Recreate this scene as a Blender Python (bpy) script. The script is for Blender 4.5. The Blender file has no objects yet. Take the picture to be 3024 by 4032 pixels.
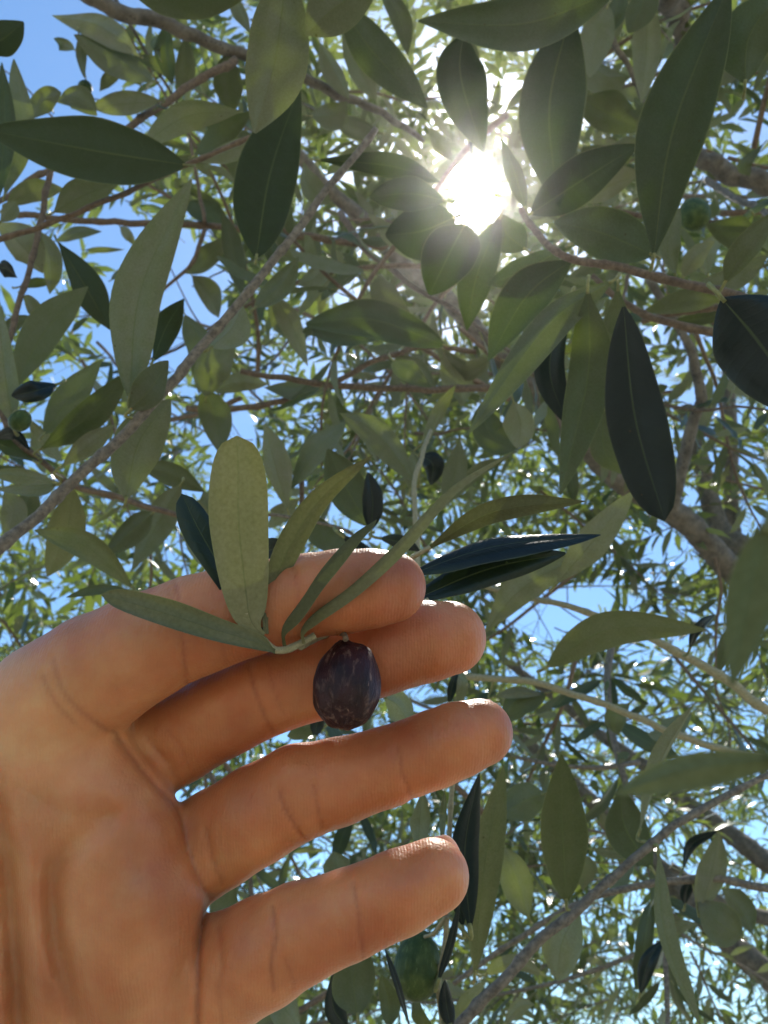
import bpy, math, random
import numpy as np
from mathutils import Vector, Matrix, Quaternion, noise
R = math.radians
random.seed(11); rng = np.random.default_rng(11)
scene = bpy.context.scene
C = scene.collection
# ------------------------------------------------------------------ camera
FPX = 3024.0
PITCH = R(40)
CAM = Vector((0, 0, 1.6))
FW = Vector((0, math.cos(PITCH), math.sin(PITCH)))
UP = Vector((0, -math.sin(PITCH), math.cos(PITCH)))
RT = Vector((1, 0, 0))
cd = bpy.data.cameras.new('camera'); cam = bpy.data.objects.new('camera', cd); C.objects.link(cam)
cam.location = CAM; cam.rotation_euler = (math.pi/2 + PITCH, 0, 0)
cd.sensor_fit = 'HORIZONTAL'; cd.sensor_width = 26; cd.lens = 26
cd.clip_start = 0.01; cd.clip_end = 5000
cd.dof.use_dof = True; cd.dof.focus_distance = 0.150; cd.dof.aperture_fstop = 40
scene.camera = cam
scene.render.resolution_x = 768; scene.render.resolution_y = 1024

def W(px, py, d):            # source pixel + distance along the view axis -> world point
    return CAM + d*(FW + (px-1512)/FPX*RT - (py-2016)/FPX*UP)

# ------------------------------------------------------------------ sky and sun
SUN = (FW + (1877-1512)/FPX*RT - (736-2016)/FPX*UP).normalized()
SUN_EL = math.asin(SUN.z); SUN_AZ = math.atan2(SUN.x, SUN.y)
world = bpy.data.worlds.new('World'); scene.world = world; world.use_nodes = True
nt = world.node_tree; nt.nodes.clear()
def N(nt, t, **k):
    n = nt.nodes.new(t)
    for a, b in k.items():
        if a.startswith('i_'):
            key = a[2:]; key = int(key) if key.isdigit() else key.replace('_', ' ')
            n.inputs[key].default_value = b
        else: setattr(n, a, b)
    return n
def L(nt, a, b): nt.links.new(a, b)
sky = N(nt, 'ShaderNodeTexSky', sky_type='NISHITA', sun_disc=False, sun_elevation=SUN_EL, sun_rotation=SUN_AZ,
        altitude=200, air_density=1.0, dust_density=0.0, ozone_density=2.0)
bg = N(nt, 'ShaderNodeBackground', i_Strength=0.15)
wb = N(nt, 'ShaderNodeMix', data_type='RGBA', blend_type='MULTIPLY'); wb.inputs[0].default_value = 1; wb.inputs[7].default_value = (.80, 1.0, 1.06, 1)   # the sky's own clear azure
L(nt, sky.outputs[0], wb.inputs[6]); L(nt, wb.outputs[2], bg.inputs[0])
# the sun's own disc and the bright air right round it, part of the sky
tc = N(nt, 'ShaderNodeTexCoord')
dp = N(nt, 'ShaderNodeVectorMath', operation='DOT_PRODUCT'); dp.inputs[1].default_value = SUN
L(nt, tc.outputs['Generated'], dp.inputs[0])
mx = N(nt, 'ShaderNodeMath', operation='MAXIMUM', i_1=0.0); L(nt, dp.outputs['Value'], mx.inputs[0])
mr = N(nt, 'ShaderNodeMapRange', interpolation_type='SMOOTHSTEP', i_1=math.cos(R(2.05)), i_2=math.cos(R(1.55)), i_3=0.0, i_4=45.0)
L(nt, mx.outputs[0], mr.inputs[0])
p1 = N(nt, 'ShaderNodeMath', operation='POWER', i_1=500.0); L(nt, mx.outputs[0], p1.inputs[0])
p2 = N(nt, 'ShaderNodeMath', operation='POWER', i_1=30.0); L(nt, mx.outputs[0], p2.inputs[0])
m1 = N(nt, 'ShaderNodeMath', operation='MULTIPLY_ADD', i_1=1.5); L(nt, p1.outputs[0], m1.inputs[0]); L(nt, mr.outputs[0], m1.inputs[2])
m2 = N(nt, 'ShaderNodeMath', operation='MULTIPLY_ADD', i_1=0.0); L(nt, p2.outputs[0], m2.inputs[0]); L(nt, m1.outputs[0], m2.inputs[2])
bg2 = N(nt, 'ShaderNodeBackground'); bg2.inputs[0].default_value = (1, .98, .94, 1)
L(nt, m2.outputs[0], bg2.inputs[1])
ad = N(nt, 'ShaderNodeAddShader'); L(nt, bg.outputs[0], ad.inputs[0]); L(nt, bg2.outputs[0], ad.inputs[1])
wo = N(nt, 'ShaderNodeOutputWorld'); L(nt, ad.outputs[0], wo.inputs[0])

sd = bpy.data.lights.new('sun', 'SUN'); sun = bpy.data.objects.new('sun', sd); C.objects.link(sun)
sd.energy = 5.0; sd.angle = R(0.53); sd.color = (1, .95, .86)
sun.rotation_euler = SUN.to_track_quat('Z', 'Y').to_euler()
vs = scene.view_settings
vs.view_transform = 'Standard'; vs.look = 'None'; vs.gamma = 1; vs.exposure = 0.65
cy = scene.cycles
cy.use_denoising = True
cy.max_bounces = 8; cy.diffuse_bounces = 4; cy.glossy_bounces = 2; cy.transmission_bounces = 4; cy.transparent_max_bounces = 8
cy.sample_clamp_indirect = 6; cy.volume_bounces = 1

# ------------------------------------------------------------------ materials
def newmat(name):
    m = bpy.data.materials.new(name); m.use_nodes = True; m.node_tree.nodes.clear(); return m, m.node_tree
def ramp(nt, src, stops):
    r = N(nt, 'ShaderNodeValToRGB'); e = r.color_ramp.elements
    e[0].position, e[0].color = stops[0][0], (*stops[0][1], 1)
    e[1].position, e[1].color = stops[-1][0], (*stops[-1][1], 1)
    for p, c in stops[1:-1]:
        x = e.new(p); x.color = (*c, 1)
    L(nt, src, r.inputs[0]); return r.outputs[0]
def mixc(nt, f, a, b, mode='MIX'):
    n = N(nt, 'ShaderNodeMix', data_type='RGBA', blend_type=mode)
    for s, v in ((n.inputs[0], f), (n.inputs[6], a), (n.inputs[7], b)):
        if isinstance(v, (int, float)): s.default_value = v
        elif isinstance(v, tuple): s.default_value = (*v, 1)
        else: L(nt, v, s)
    return n.outputs[2]
def mth(nt, op, a, b=None, c=None, clamp=False):
    n = N(nt, 'ShaderNodeMath', operation=op, use_clamp=clamp)
    for i, v in enumerate((a, b, c)):
        if v is None: continue
        if isinstance(v, (int, float)): n.inputs[i].default_value = v
        else: L(nt, v, n.inputs[i])
    return n.outputs[0]

def leaf_material(name, top, under, trans, tfac=0.2, rough=.36, far=False, spec=.45):
    m, t = newmat(name)
    geo = N(t, 'ShaderNodeNewGeometry'); tc = N(t, 'ShaderNodeTexCoord'); oi = N(t, 'ShaderNodeObjectInfo')
    rnd = geo.outputs['Random Per Island'] if far else oi.outputs['Random']
    pos = geo.outputs['Position']
    n1 = N(t, 'ShaderNodeTexNoise', i_Scale=160.0 if not far else 3.0, i_Detail=4.0); L(t, pos, n1.inputs['Vector'])
    n2 = N(t, 'ShaderNodeTexNoise', i_Scale=1500.0, i_Detail=3.0); L(t, pos, n2.inputs['Vector'])
    cu = mixc(t, rnd, tuple(x*k for x, k in zip(under, (.48, .51, .45))), tuple(x*1.3 for x in under))
    ct = mixc(t, rnd, tuple(x*.7 for x in top), (top[0]*1.6, top[1]*1.35, top[2]*1.05))
    if not far:
        cu = mixc(t, mth(t, 'MULTIPLY_ADD', n2.outputs[0], 1.5, -.15, True), mixc(t, 1.0, cu, (.62, .62, .55), 'MULTIPLY'), cu)
        cu = mixc(t, mth(t, 'MULTIPLY_ADD', n1.outputs[0], 1.6, -.3, True), mixc(t, 1.0, cu, (.8, .86, .66), 'MULTIPLY'), cu)
        ct = mixc(t, mth(t, 'MULTIPLY_ADD', n1.outputs[0], 1.5, -.3, True), ct, mixc(t, 1.0, ct, (1.5, 1.35, 1.1), 'MULTIPLY'))
    bf = geo.outputs['Backfacing']
    col = mixc(t, bf, ct, cu)
    trc = mixc(t, rnd, tuple(x*.75 for x in trans), (trans[0]*1.25, trans[1]*1.1, trans[2]))
    bs = N(t, 'ShaderNodeBsdfPrincipled')
    if not far:
        sp = N(t, 'ShaderNodeSeparateXYZ'); L(t, tc.outputs['UV'], sp.inputs[0])
        au = mth(t, 'ABSOLUTE', mth(t, 'MULTIPLY_ADD', sp.outputs[0], 2.0, -1.0))
        rib = N(t, 'ShaderNodeMapRange', interpolation_type='SMOOTHSTEP', i_1=.05, i_2=.012, i_3=0.0, i_4=1.0); L(t, au, rib.inputs[0])
        ribf = mth(t, 'MULTIPLY', rib.outputs[0], mth(t, 'MULTIPLY_ADD', sp.outputs[1], -.5, .7, True))
        col = mixc(t, ribf, col, mixc(t, bf, mixc(t, .35, ct, (.16, .21, .08)), (.085, .095, .045)))
        trc = mixc(t, ribf, trc, (.28, .36, .05))
        edge = N(t, 'ShaderNodeMapRange', i_1=.95, i_2=1.0, i_3=0.0, i_4=.6); L(t, au, edge.inputs[0])  # pale leaf margin, with rim light put into the colour
        col = mixc(t, mth(t, 'MULTIPLY', edge.outputs[0], mth(t, 'MULTIPLY_ADD', bf, .6, .4)), col, (.20, .21, .1))
        vs_ = N(t, 'ShaderNodeTexVoronoi', i_Scale=170.0); L(t, pos, vs_.inputs['Vector'])
        spot = mth(t, 'MULTIPLY', mth(t, 'LESS_THAN', vs_.outputs['Distance'], .075), mth(t, 'GREATER_THAN', n1.outputs[0], .55))
        col = mixc(t, mth(t, 'MULTIPLY', spot, .8), col, (.05, .03, .015))
        # side veins
        vv = mth(t, 'SINE', mth(t, 'MULTIPLY', mth(t, 'MULTIPLY_ADD', au, -.09, sp.outputs[1]), 75.0))
        vn = mth(t, 'POWER', mth(t, 'MULTIPLY_ADD', vv, .5, .5), 12.0)
        trc = mixc(t, mth(t, 'MULTIPLY', vn, .12), trc, (.2, .3, .04))
        h = mth(t, 'ADD', mth(t, 'MULTIPLY', n2.outputs[0], .5), mth(t, 'ADD', mth(t, 'MULTIPLY', vn, .25), mth(t, 'MULTIPLY', rib.outputs[0], -.9)))
        bp = N(t, 'ShaderNodeBump', i_Strength=.55, i_Distance=.00022); L(t, h, bp.inputs['Height'])
        L(t, bp.outputs[0], bs.inputs['Normal'])
    L(t, col, bs.inputs['Base Color'])
    L(t, mth(t, 'MULTIPLY_ADD', bf, .42, rough), bs.inputs['Roughness'])
    L(t, mth(t, 'MULTIPLY_ADD', bf, .2-spec, spec), bs.inputs['Specular IOR Level'])
    tr = N(t, 'ShaderNodeBsdfTranslucent'); L(t, trc, tr.inputs[0])
    mxs = N(t, 'ShaderNodeMixShader', i_0=tfac); L(t, bs.outputs[0], mxs.inputs[1]); L(t, tr.outputs[0], mxs.inputs[2])
    o = N(t, 'ShaderNodeOutputMaterial'); L(t, mxs.outputs[0], o.inputs[0])
    return m
TOP = (.010, .019, .018); UND = (.19, .188, .158); TRA = (.175, .245, .018)
M_leaf = leaf_material('olive leaf', TOP, UND, TRA)
M_dark = leaf_material('old dark olive leaf', (.005, .011, .017), UND, (.05, .10, .008), .06, .34, spec=.22)
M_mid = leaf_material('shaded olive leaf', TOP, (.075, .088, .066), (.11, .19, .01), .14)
M_sunlit = leaf_material('sunlit yellow green leaf', (.02, .035, .02), (.235, .228, .135), (.2, .24, .045), .2)  # yellower leaf, with sunlit brightness put into its colour
M_sprig = leaf_material('young olive leaf', (.010, .019, .022), (.185, .168, .098), (.16, .2, .035), .08)
M_far = leaf_material('distant olive leaf', (.03, .042, .026), (.16, .165, .125), (.20, .30, .03), .34, .27, far=True, spec=.6)

def bark_material(name, dark, light, scale):
    m, t = newmat(name)
    tc = N(t, 'ShaderNodeTexCoord'); g = N(t, 'ShaderNodeNewGeometry')
    n1 = N(t, 'ShaderNodeTexNoise', i_Scale=scale, i_Detail=8.0, i_Roughness=.65); L(t, g.outputs['Position'], n1.inputs['Vector'])
    v = N(t, 'ShaderNodeTexVoronoi', i_Scale=scale*3); L(t, g.outputs['Position'], v.inputs['Vector'])
    c = ramp(t, n1.outputs[0], [(.3, dark), (.52, tuple((a+b)/2 for a, b in zip(dark, light))), (.72, light)])
    c = mixc(t, mth(t, 'LESS_THAN', v.outputs['Distance'], .16), c, tuple(x*.35 for x in dark))
    bs = N(t, 'ShaderNodeBsdfPrincipled', i_Roughness=.85); L(t, c, bs.inputs['Base Color'])
    bp = N(t, 'ShaderNodeBump', i_Strength=.8, i_Distance=.25/scale); L(t, n1.outputs[0], bp.inputs['Height']); L(t, bp.outputs[0], bs.inputs['Normal'])
    o = N(t, 'ShaderNodeOutputMaterial'); L(t, bs.outputs[0], o.inputs[0]); return m
M_twig = bark_material('twig bark', (.055, .043, .032), (.24, .20, .15), 420)
M_brown = bark_material('brown twig bark', (.07, .045, .028), (.20, .14, .09), 380)
M_limb = bark_material('limb bark', (.05, .042, .032), (.19, .165, .13), 90)
M_stemg = bark_material('young stem', (.19, .17, .09), (.36, .32, .2), 900)

def petiole_mat():
    m, t = newmat('petiole'); bs = N(t, 'ShaderNodeBsdfPrincipled', i_Roughness=.6)
    g = N(t, 'ShaderNodeNewGeometry'); n1 = N(t, 'ShaderNodeTexNoise', i_Scale=500.0); L(t, g.outputs['Position'], n1.inputs['Vector'])
    L(t, ramp(t, n1.outputs[0], [(.35, (.11, .12, .035)), (.7, (.24, .23, .075))]), bs.inputs['Base Color'])
    bs.inputs['Subsurface Weight'].default_value = .2; bs.inputs['Subsurface Scale'].default_value = .001
    o = N(t, 'ShaderNodeOutputMaterial'); L(t, bs.outputs[0], o.inputs[0]); return m
M_pet = petiole_mat()

def skin_material():
    m, t = newmat('skin')
    g = N(t, 'ShaderNodeNewGeometry'); tc = N(t, 'ShaderNodeTexCoord')
    P = tc.outputs['Object']
    n1 = N(t, 'ShaderNodeTexNoise', i_Scale=45.0, i_Detail=5.0); L(t, P, n1.inputs['Vector'])
    n2 = N(t, 'ShaderNodeTexNoise', i_Scale=260.0, i_Detail=4.0); L(t, P, n2.inputs['Vector'])
    c = ramp(t, n1.outputs[0], [(.28, (.36, .158, .072)), (.5, (.48, .252, .115)), (.70, (.62, .385, .19))])
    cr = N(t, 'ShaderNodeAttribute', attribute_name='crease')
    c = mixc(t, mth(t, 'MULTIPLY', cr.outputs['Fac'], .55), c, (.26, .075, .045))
    c = mixc(t, mth(t, 'MULTIPLY_ADD', n2.outputs[0], 1.4, -.5, True), c, mixc(t, 1.0, c, (1.02, .84, .8), 'MULTIPLY'))
    n4 = N(t, 'ShaderNodeTexNoise', i_Scale=110.0, i_Detail=6.0, i_Roughness=.7); L(t, P, n4.inputs['Vector'])
    c = mixc(t, mth(t, 'MULTIPLY_ADD', n4.outputs[0], 3.2, -1.35, True), mixc(t, 1.0, c, (.96, .80, .78), 'MULTIPLY'), c)
    sx = N(t, 'ShaderNodeSeparateXYZ'); L(t, P, sx.inputs[0])
    tip = N(t, 'ShaderNodeMapRange', interpolation_type='SMOOTHSTEP', i_1=-.035, i_2=.055, i_3=0.0, i_4=.85); L(t, sx.outputs[0], tip.inputs[0])
    c = mixc(t, tip.outputs[0], c, mixc(t, 1.0, c, (.94, .67, .57), 'MULTIPLY'))
    bs = N(t, 'ShaderNodeBsdfPrincipled', i_Roughness=.46); L(t, c, bs.inputs['Base Color'])
    bs.inputs['Specular IOR Level'].default_value = .4
    bs.inputs['Subsurface Weight'].default_value = .6
    bs.inputs['Subsurface Radius'].default_value = (1.0, .32, .16)
    bs.inputs['Subsurface Scale'].default_value = .0024
    # fine skin lines across the fingers, and pores
    mp = N(t, 'ShaderNodeMapping'); mp.inputs['Rotation'].default_value = (0, 0, R(-20)); mp.inputs['Scale'].default_value = (1, .22, 1)
    L(t, P, mp.inputs['Vector'])
    n3 = N(t, 'ShaderNodeTexNoise', i_Scale=900.0, i_Detail=3.0, i_Distortion=.4); L(t, mp.outputs[0], n3.inputs['Vector'])
    v = N(t, 'ShaderNodeTexVoronoi', feature='DISTANCE_TO_EDGE', i_Scale=950.0); L(t, P, v.inputs['Vector'])
    wv = N(t, 'ShaderNodeTexWave', i_Scale=560.0, i_Distortion=5.0, i_Detail=1.0); wv.inputs['Detail Scale'].default_value = .35; L(t, P, wv.inputs['Vector'])
    h = mth(t, 'ADD', mth(t, 'MULTIPLY', n3.outputs[0], 1.0), mth(t, 'ADD', mth(t, 'MULTIPLY', v.outputs['Distance'], .5), mth(t, 'MULTIPLY', wv.outputs[0], .12)))
    bp = N(t, 'ShaderNodeBump', i_Strength=.6, i_Distance=.00026); L(t, h, bp.inputs['Height']); L(t, bp.outputs[0], bs.inputs['Normal'])
    o = N(t, 'ShaderNodeOutputMaterial'); L(t, bs.outputs[0], o.inputs[0]); return m
M_skin = skin_material()

def nail_mat():
    m, t = newmat('fingernail'); bs = N(t, 'ShaderNodeBsdfPrincipled', i_Roughness=.25); bs.inputs['Base Color'].default_value = (.72, .48, .40, 1)
    bs.inputs['Subsurface Weight'].default_value = .4; bs.inputs['Subsurface Scale'].default_value = .001
    o = N(t, 'ShaderNodeOutputMaterial'); L(t, bs.outputs[0], o.inputs[0]); return m
M_nail = nail_mat()

def olive_material(name, a, b, fleck, fl, rough):
    m, t = newmat(name); tc = N(t, 'ShaderNodeTexCoord')
    n1 = N(t, 'ShaderNodeTexNoise', i_Scale=220.0, i_Detail=5.0); L(t, tc.outputs['Object'], n1.inputs['Vector'])
    mp = N(t, 'ShaderNodeMapping'); mp.inputs['Scale'].default_value = (1, 1, .32); L(t, tc.outputs['Object'], mp.inputs['Vector'])
    n2 = N(t, 'ShaderNodeTexNoise', i_Scale=900.0, i_Detail=4.0, i_Roughness=.6); L(t, mp.outputs[0], n2.inputs['Vector'])
    v = N(t, 'ShaderNodeTexVoronoi', i_Scale=720.0); L(t, mp.outputs[0], v.inputs['Vector'])
    c = ramp(t, n1.outputs[0], [(.35, a), (.65, b)])
    f = mth(t, 'MULTIPLY', mth(t, 'MULTIPLY_ADD', n2.outputs[0], 5.5, -2.85, True), mth(t, 'MULTIPLY_ADD', n1.outputs[0], 3.0, -1.0, True))
    c = mixc(t, mth(t, 'MULTIPLY', f, fl), c, fleck)
    sp = mth(t, 'MULTIPLY', mth(t, 'MULTIPLY', mth(t, 'LESS_THAN', v.outputs['Distance'], .2), mth(t, 'GREATER_THAN', n2.outputs[0], .52)), fl*.7)
    c = mixc(t, sp, c, fleck)
    bs = N(t, 'ShaderNodeBsdfPrincipled', i_Roughness=rough); L(t, c, bs.inputs['Base Color']); bs.inputs['Specular IOR Level'].default_value = .25
    bp = N(t, 'ShaderNodeBump', i_Strength=.7, i_Distance=.0005); L(t, n2.outputs[0], bp.inputs['Height']); L(t, bp.outputs[0], bs.inputs['Normal'])
    o = N(t, 'ShaderNodeOutputMaterial'); L(t, bs.outputs[0], o.inputs[0]); return m
M_purple = olive_material('shrivelled olive skin', (.012, .003, .004), (.034, .008, .008), (.20, .115, .085), .9, .5)
M_green = olive_material('green olive skin', (.022, .045, .008), (.06, .085, .018), (.15, .19, .07), .45, .55)

def ground_mat():
    m, t = newmat('dry ground'); g = N(t, 'ShaderNodeNewGeometry')
    n1 = N(t, 'ShaderNodeTexNoise', i_Scale=1.5, i_Detail=9.0, i_Roughness=.7); L(t, g.outputs['Position'], n1.inputs['Vector'])
    n2 = N(t, 'ShaderNodeTexNoise', i_Scale=.25, i_Detail=4.0); L(t, g.outputs['Position'], n2.inputs['Vector'])
    c = mixc(t, mth(t, 'MULTIPLY_ADD', n2.outputs[0], 3.0, -1.2, True), ramp(t, n1.outputs[0], [(.3, (.27, .225, .16)), (.7, (.42, .36, .27))]), (.32, .30, .18))
    bs = N(t, 'ShaderNodeBsdfPrincipled', i_Roughness=.95); L(t, c, bs.inputs['Base Color'])
    bp = N(t, 'ShaderNodeBump', i_Strength=.6, i_Distance=.05); L(t, n1.outputs[0], bp.inputs['Height']); L(t, bp.outputs[0], bs.inputs['Normal'])
    o = N(t, 'ShaderNodeOutputMaterial'); L(t, bs.outputs[0], o.inputs[0]); return m
M_ground = ground_mat()

# ------------------------------------------------------------------ helpers
def link(name, me, mats, parent=None, loc=(0, 0, 0)):
    o = bpy.data.objects.new(name, me); C.objects.link(o)
    for m in (mats if isinstance(mats, (list, tuple)) else [mats]):
        if me.materials.get(m.name) is None: me.materials.append(m)
    o.location = loc
    if parent: o.parent = parent
    return o
def tag(o, label=None, cat=None, group=None, kind=None):
    if label: o['label'] = label
    if cat: o['category'] = cat
    if group: o['group'] = group
    if kind: o['kind'] = kind
    return o
def thing(name, loc, label, cat, group=None):
    o = bpy.data.objects.new(name, None); C.objects.link(o); o.location = loc; o.empty_display_size = .01
    return tag(o, label, cat, group)
def mesh(name, V, F, uv=None, mi=None):
    me = bpy.data.meshes.new(name); me.from_pydata([tuple(v) for v in V], [], F)
    me.polygons.foreach_set('use_smooth', [True]*len(F))
    if uv is not None:
        l = me.uv_layers.new(name='UVMap')
        for lp in me.loops: l.data[lp.index].uv = uv[lp.vertex_index]
    if mi is not None: me.polygons.foreach_set('material_index', mi)
    me.update(); return me
def catmull(P, n):
    P = [Vector(p) for p in P]
    if len(P) == 2: P = [P[0], (P[0]+P[1])/2, P[1]]
    Q = [2*P[0]-P[1]] + P + [2*P[-1]-P[-2]]
    out = []
    for i in range(1, len(Q)-2):
        for k in range(n):
            t = k/n; a, b, c, d = Q[i-1], Q[i], Q[i+1], Q[i+2]
            out.append(.5*((2*b)+(c-a)*t+(2*a-5*b+4*c-d)*t*t+(3*b-a-3*c+d)*t**3))
    out.append(P[-1]); return out
def interp(vals, n):
    m = len(vals)-1
    x = np.linspace(0, m, m*n+1) if m > 1 else np.linspace(0, 1, 2*n+1)
    return list(np.interp(x, range(len(vals)), vals))
def tube(P, Rr, sides=10, rough=.07, nodes=0, seed=0, cap=True):
    """V, F of a tube with uneven surface through the points P"""
    V = []; F = []
    up = Vector((.3, .2, 1)).normalized(); n = len(P)
    prev = None; acc = 0
    for i, p in enumerate(P):
        T = (P[min(i+1, n-1)]-P[max(i-1, 0)]).normalized()
        if prev is None: A = T.cross(up).normalized()
        else: A = (prev - prev.dot(T)*T).normalized()
        prev = A; B = T.cross(A)
        if i: acc += (p-P[i-1]).length
        r = Rr[i]
        if nodes:
            ph = (acc/nodes) % 1.0
            r *= 1+.22*math.exp(-((ph-.5)/.07)**2)
        for k in range(sides):
            a = 2*math.pi*k/sides
            q = p + (A*math.cos(a)+B*math.sin(a))*r
            w = noise.noise(q*(1.2/max(r, 1e-4))+Vector((seed*7.1, 0, 0)))
            V.append(p + (A*math.cos(a)+B*math.sin(a))*r*(1+rough*w*2))
    for i in range(n-1):
        for k in range(sides):
            a = i*sides+k; b = i*sides+(k+1) % sides
            F.append((a, b, b+sides, a+sides))
    if cap:
        V.append(P[0]); V.append(P[-1]); c0 = len(V)-2
        for k in range(sides):
            F.append((c0, (k+1) % sides, k)); F.append((c0+1, (n-1)*sides+k, (n-1)*sides+(k+1) % sides))
    return V, F

# leaf width along its length; e: how blunt, s: where the widest place sits
def prof(t, e, s):
    t = t**s
    return max(0., 4*t*(1-t))**e
def leaf_geo(S, width, Nrm, e=.72, s=1.0, fold=.25, recurve=.25, nu=6, wave=.0, pet=None, pr=.0006, top_out=True, twist=0., ab=None):
    """S: spine points; Nrm: function i-> blade normal (top side). Returns V,F,uv,mi (petiole = material 1)"""
    V = []; F = []; UV = []; MI = []
    n = len(S)
    ph = random.random()*6
    for i, p in enumerate(S):
        t = i/(n-1)
        T = (S[min(i+1, n-1)]-S[max(i-1, 0)]).normalized()
        n0 = Nrm(t); n0 = (n0-n0.dot(T)*T).normalized()
        if twist: n0 = Quaternion(T, twist*(t-.5)) @ n0
        Wd = T.cross(n0).normalized()
        pw = prof(.012+.976*t, e, s) if not ab else (t**ab[0]*(1-t)**ab[1])/((ab[0]/(ab[0]+ab[1]))**ab[0]*(ab[1]/(ab[0]+ab[1]))**ab[1])
        hw0 = max(width*.5*pw, .00055 if t < .5 else .00005)
        for k in range(nu+1):
            u = -1+2*k/nu
            hw = hw0*(1+.09*noise.noise((t*3.2+(5 if u > 0 else 0), ph*9, 0)))
            h = fold*abs(u)*hw - recurve*(abs(u)**4)*hw*.8 + wave*hw*math.sin(t*17+ph+(2 if u > 0 else 0))*abs(u)
            V.append(p + Wd*(u*hw) + n0*h); UV.append(((u+1)/2, t))
    for i in range(n-1):
        for k in range(nu):
            a = i*(nu+1)+k; F.append((a, a+1, a+nu+2, a+nu+1)); MI.append(0)
    # check the winding against the wanted top side
    c = (n//2)*(nu+1)+nu//2
    a, b, d = V[c], V[c+1], V[c+nu+1]
    if (b-a).cross(d-a).dot(Nrm(.5)) < 0: F = [tuple(reversed(f)) for f in F]
    if pet:
        PV, PF = tube(pet, [pr*1.25]*(len(pet)//3)+[pr]*(len(pet)-len(pet)//3), 7, .03)
        o = len(V); V += PV; UV += [(.5, 0)]*len(PV)
        F += [tuple(x+o for x in f) for f in PF]; MI += [1]*len(PF)
    return V, F, UV, MI

TILES = {'A': (0, 0, .91144), 'B': (1512, 0, .91144), 'C': (0, 1344, .91144), 'D': (1512, 1344, .91144), 'E': (0, 2688, .91144),
         'F': (1512, 2688, .91144), 'H': (0, 2000, 1.2658), 'G': (0, 0, 1.8228), 'S': (1400, 0, .66305), 'K': (300, 1700, .60277)}
def pt(tile, x, y, d):
    ox, oy, s = TILES[tile]; return W(ox+x*s, oy+y*s, d)

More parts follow.
